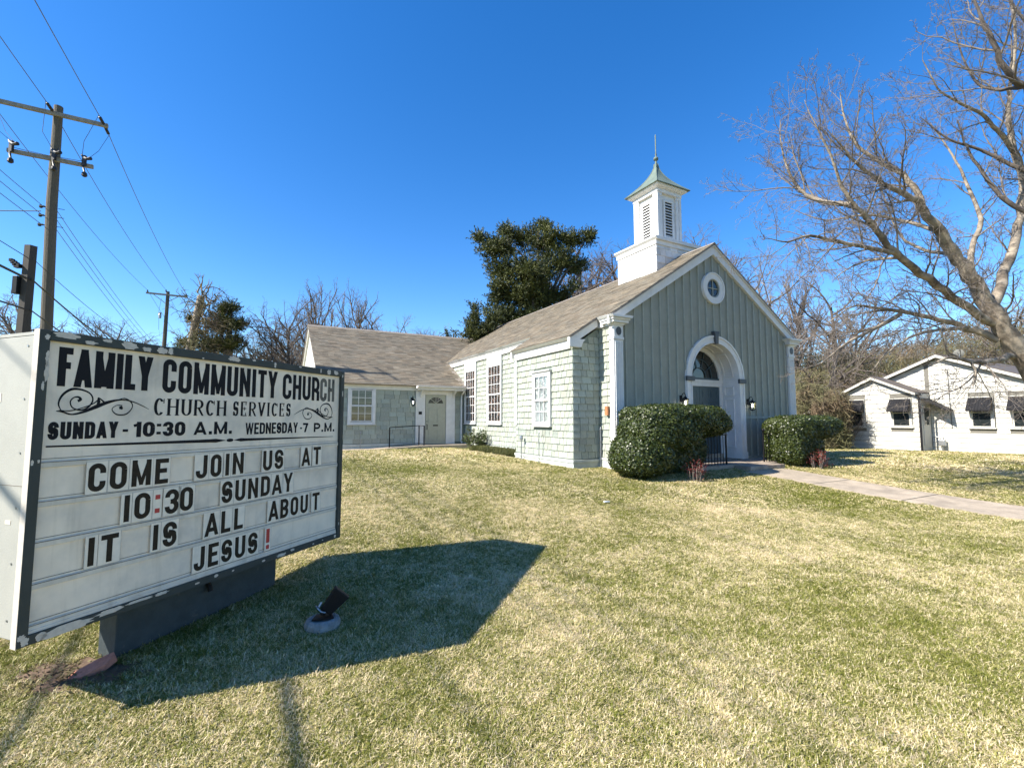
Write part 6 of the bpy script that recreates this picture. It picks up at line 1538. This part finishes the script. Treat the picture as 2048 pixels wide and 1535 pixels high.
def grass(name, area, dens, tufts, smin, smax, seed, label):
    """scatter tufts over a patch of lawn; area: function giving the world polygon grid"""
    vs, fs = [], []; x0, x1, y0, y1, st_ = area; nx = int((x1 - x0) / st_); ny = int((y1 - y0) / st_); ids = {}
    def vid(i, j):
        if (i, j) not in ids: x, y = x0 + i * st_, y0 + j * st_; ids[(i, j)] = len(vs); vs.append((x, y, GW(x, y) - .004))
        return ids[(i, j)]
    for j in range(ny):
        for i in range(nx):
            x, y = x0 + (i + .5) * st_, y0 + (j + .5) * st_
            if abs(x) > 1.16 * y + (.9 if x < 0 else 3.2): continue
            u, v = WC(x, y)
            if -1.0 < u < .62 and v < -1.5: continue
            if v > -.15 and -3.9 < u < 5: continue
            if u > -4.75 and v > .4 and u < 5: continue
            if v > 8.7: continue
            if abs(u) < 2.4 and v > -1.1: continue
            # bare soil by the pedestal
            if (x + 2.72) ** 2 / .10 + (y - 3.0) ** 2 / .025 < 1: continue
            fs.append((vid(i, j), vid(i + 1, j), vid(i + 1, j + 1), vid(i, j + 1)))
    mb = MB(); mb.add(vs, fs); o = mb.build(name, 'blade', None, kind='stuff', label=label, cat='grass')
    ng = bpy.data.node_groups.new(name + '_nodes', 'GeometryNodeTree'); ng.interface.new_socket('Geometry', in_out='INPUT', socket_type='NodeSocketGeometry'); ng.interface.new_socket('Geometry', in_out='OUTPUT', socket_type='NodeSocketGeometry')
    N = ng.nodes; L = ng.links; gi = N.new('NodeGroupInput'); go = N.new('NodeGroupOutput')
    dp = N.new('GeometryNodeDistributePointsOnFaces'); dp.inputs['Density'].default_value = dens; dp.inputs['Seed'].default_value = seed; L.new(gi.outputs[0], dp.inputs['Mesh'])
    pts = dp.outputs['Points']; join = N.new('GeometryNodeJoinGeometry'); g2i = N.new('GeometryNodeGeometryToInstance')
    for tf in tufts:
        oi = N.new('GeometryNodeObjectInfo'); oi.inputs['Object'].default_value = tf; oi.inputs['As Instance'].default_value = True; L.new(oi.outputs['Geometry'], g2i.inputs[0])
    ip = N.new('GeometryNodeInstanceOnPoints'); L.new(pts, ip.inputs['Points']); L.new(g2i.outputs[0], ip.inputs['Instance']); ip.inputs['Pick Instance'].default_value = True
    ri = N.new('FunctionNodeRandomValue'); ri.data_type = 'INT'; ri.inputs['Min'].default_value = 0; ri.inputs['Max'].default_value = len(tufts) - 1; ri.inputs['Seed'].default_value = 3
    for s_ in ri.outputs:
        if s_.enabled and s_.type == 'INT': L.new(s_, ip.inputs['Instance Index'])
    rr = N.new('FunctionNodeRandomValue'); rr.data_type = 'FLOAT_VECTOR'; rr.inputs['Min'].default_value = (-.25, -.25, 0); rr.inputs['Max'].default_value = (.25, .25, 6.283); L.new(rr.outputs[0], ip.inputs['Rotation'])
    rs_ = N.new('FunctionNodeRandomValue'); rs_.data_type = 'FLOAT'; rs_.inputs[2].default_value = smin; rs_.inputs[3].default_value = smax; rs_.inputs['Seed'].default_value = 9
    for s_ in rs_.outputs:
        if s_.enabled and s_.type == 'VALUE': L.new(s_, ip.inputs['Scale'])
    L.new(ip.outputs[0], go.inputs[0]); md = o.modifiers.new('scatter', 'NODES'); md.node_group = ng; return o
TN = [tuft(s, 13, .036, .020, .0018) for s in (1, 2, 3, 4, 5)]
TM = [tuft(s, 12, .045, .023, .0026) for s in (6, 7, 8)]
TF = [tuft(s, 11, .06, .028, .0042) for s in (11, 12, 13)]
TG = [tuft(s, 11, .12, .042, .0090) for s in (14, 15, 16)]
grass('grass', (-5, 8.2, 1.3, 4.3, .1), 4000, TN, .7, 1.35, 1, 'short straw and green grass blades of the lawn closest to the sign')
grass('grass', (-8.6, 12.6, 4.1, 8.1, .2), 2000, TM, .7, 1.3, 2, 'short straw and green grass in the middle of the lawn')
grass('grass', (-10, 18, 7.9, 13.1, .2), 800, TF, .7, 1.3, 3, 'short straw and green grass of the lawn along the front walk')
grass('grass', (-12, 24, 12.9, 24.1, .2), 190, TG, .7, 1.2, 4, 'short grass of the yard before the bungalow and the wing')
# bare soil at the pedestal end
rgs = random.Random(5); cx_, cy_ = -2.78, 2.98; ps = []
for i in range(28):
    t = 2 * math.pi * i / 28; r = rgs.uniform(.8, 1.15); ps.append((cx_ + .50 * r * math.cos(t), cy_ + .21 * r * math.sin(t)))
vs = [(x, y, GW(x, y) + .004) for x, y in ps] + [(cx_, cy_, GW(cx_, cy_) + .006)]
MB().add(vs, [(28, i, (i + 1) % 28) for i in range(28)]).build('bare_soil', 'soil', None, kind='structure')
rg_ = np.random.default_rng(8); n_ = 420; P_ = np.stack([cx_ + rg_.normal(0, .26, n_), cy_ + rg_.normal(0, .11, n_), np.full(n_, .012 + GW(cx_, cy_))], 1)
V, F, T = leaves(P_, unit(rg_.normal(size=(n_, 3)) * .5 + [0, 0, 1]), .022, .006, rg_, .6, .3); npmesh('leaf_litter', V, F, 'vineleaf', None, T, label='dry leaf litter and soil at the near end of the sign pedestal', cat='leaf litter', kind='stuff')
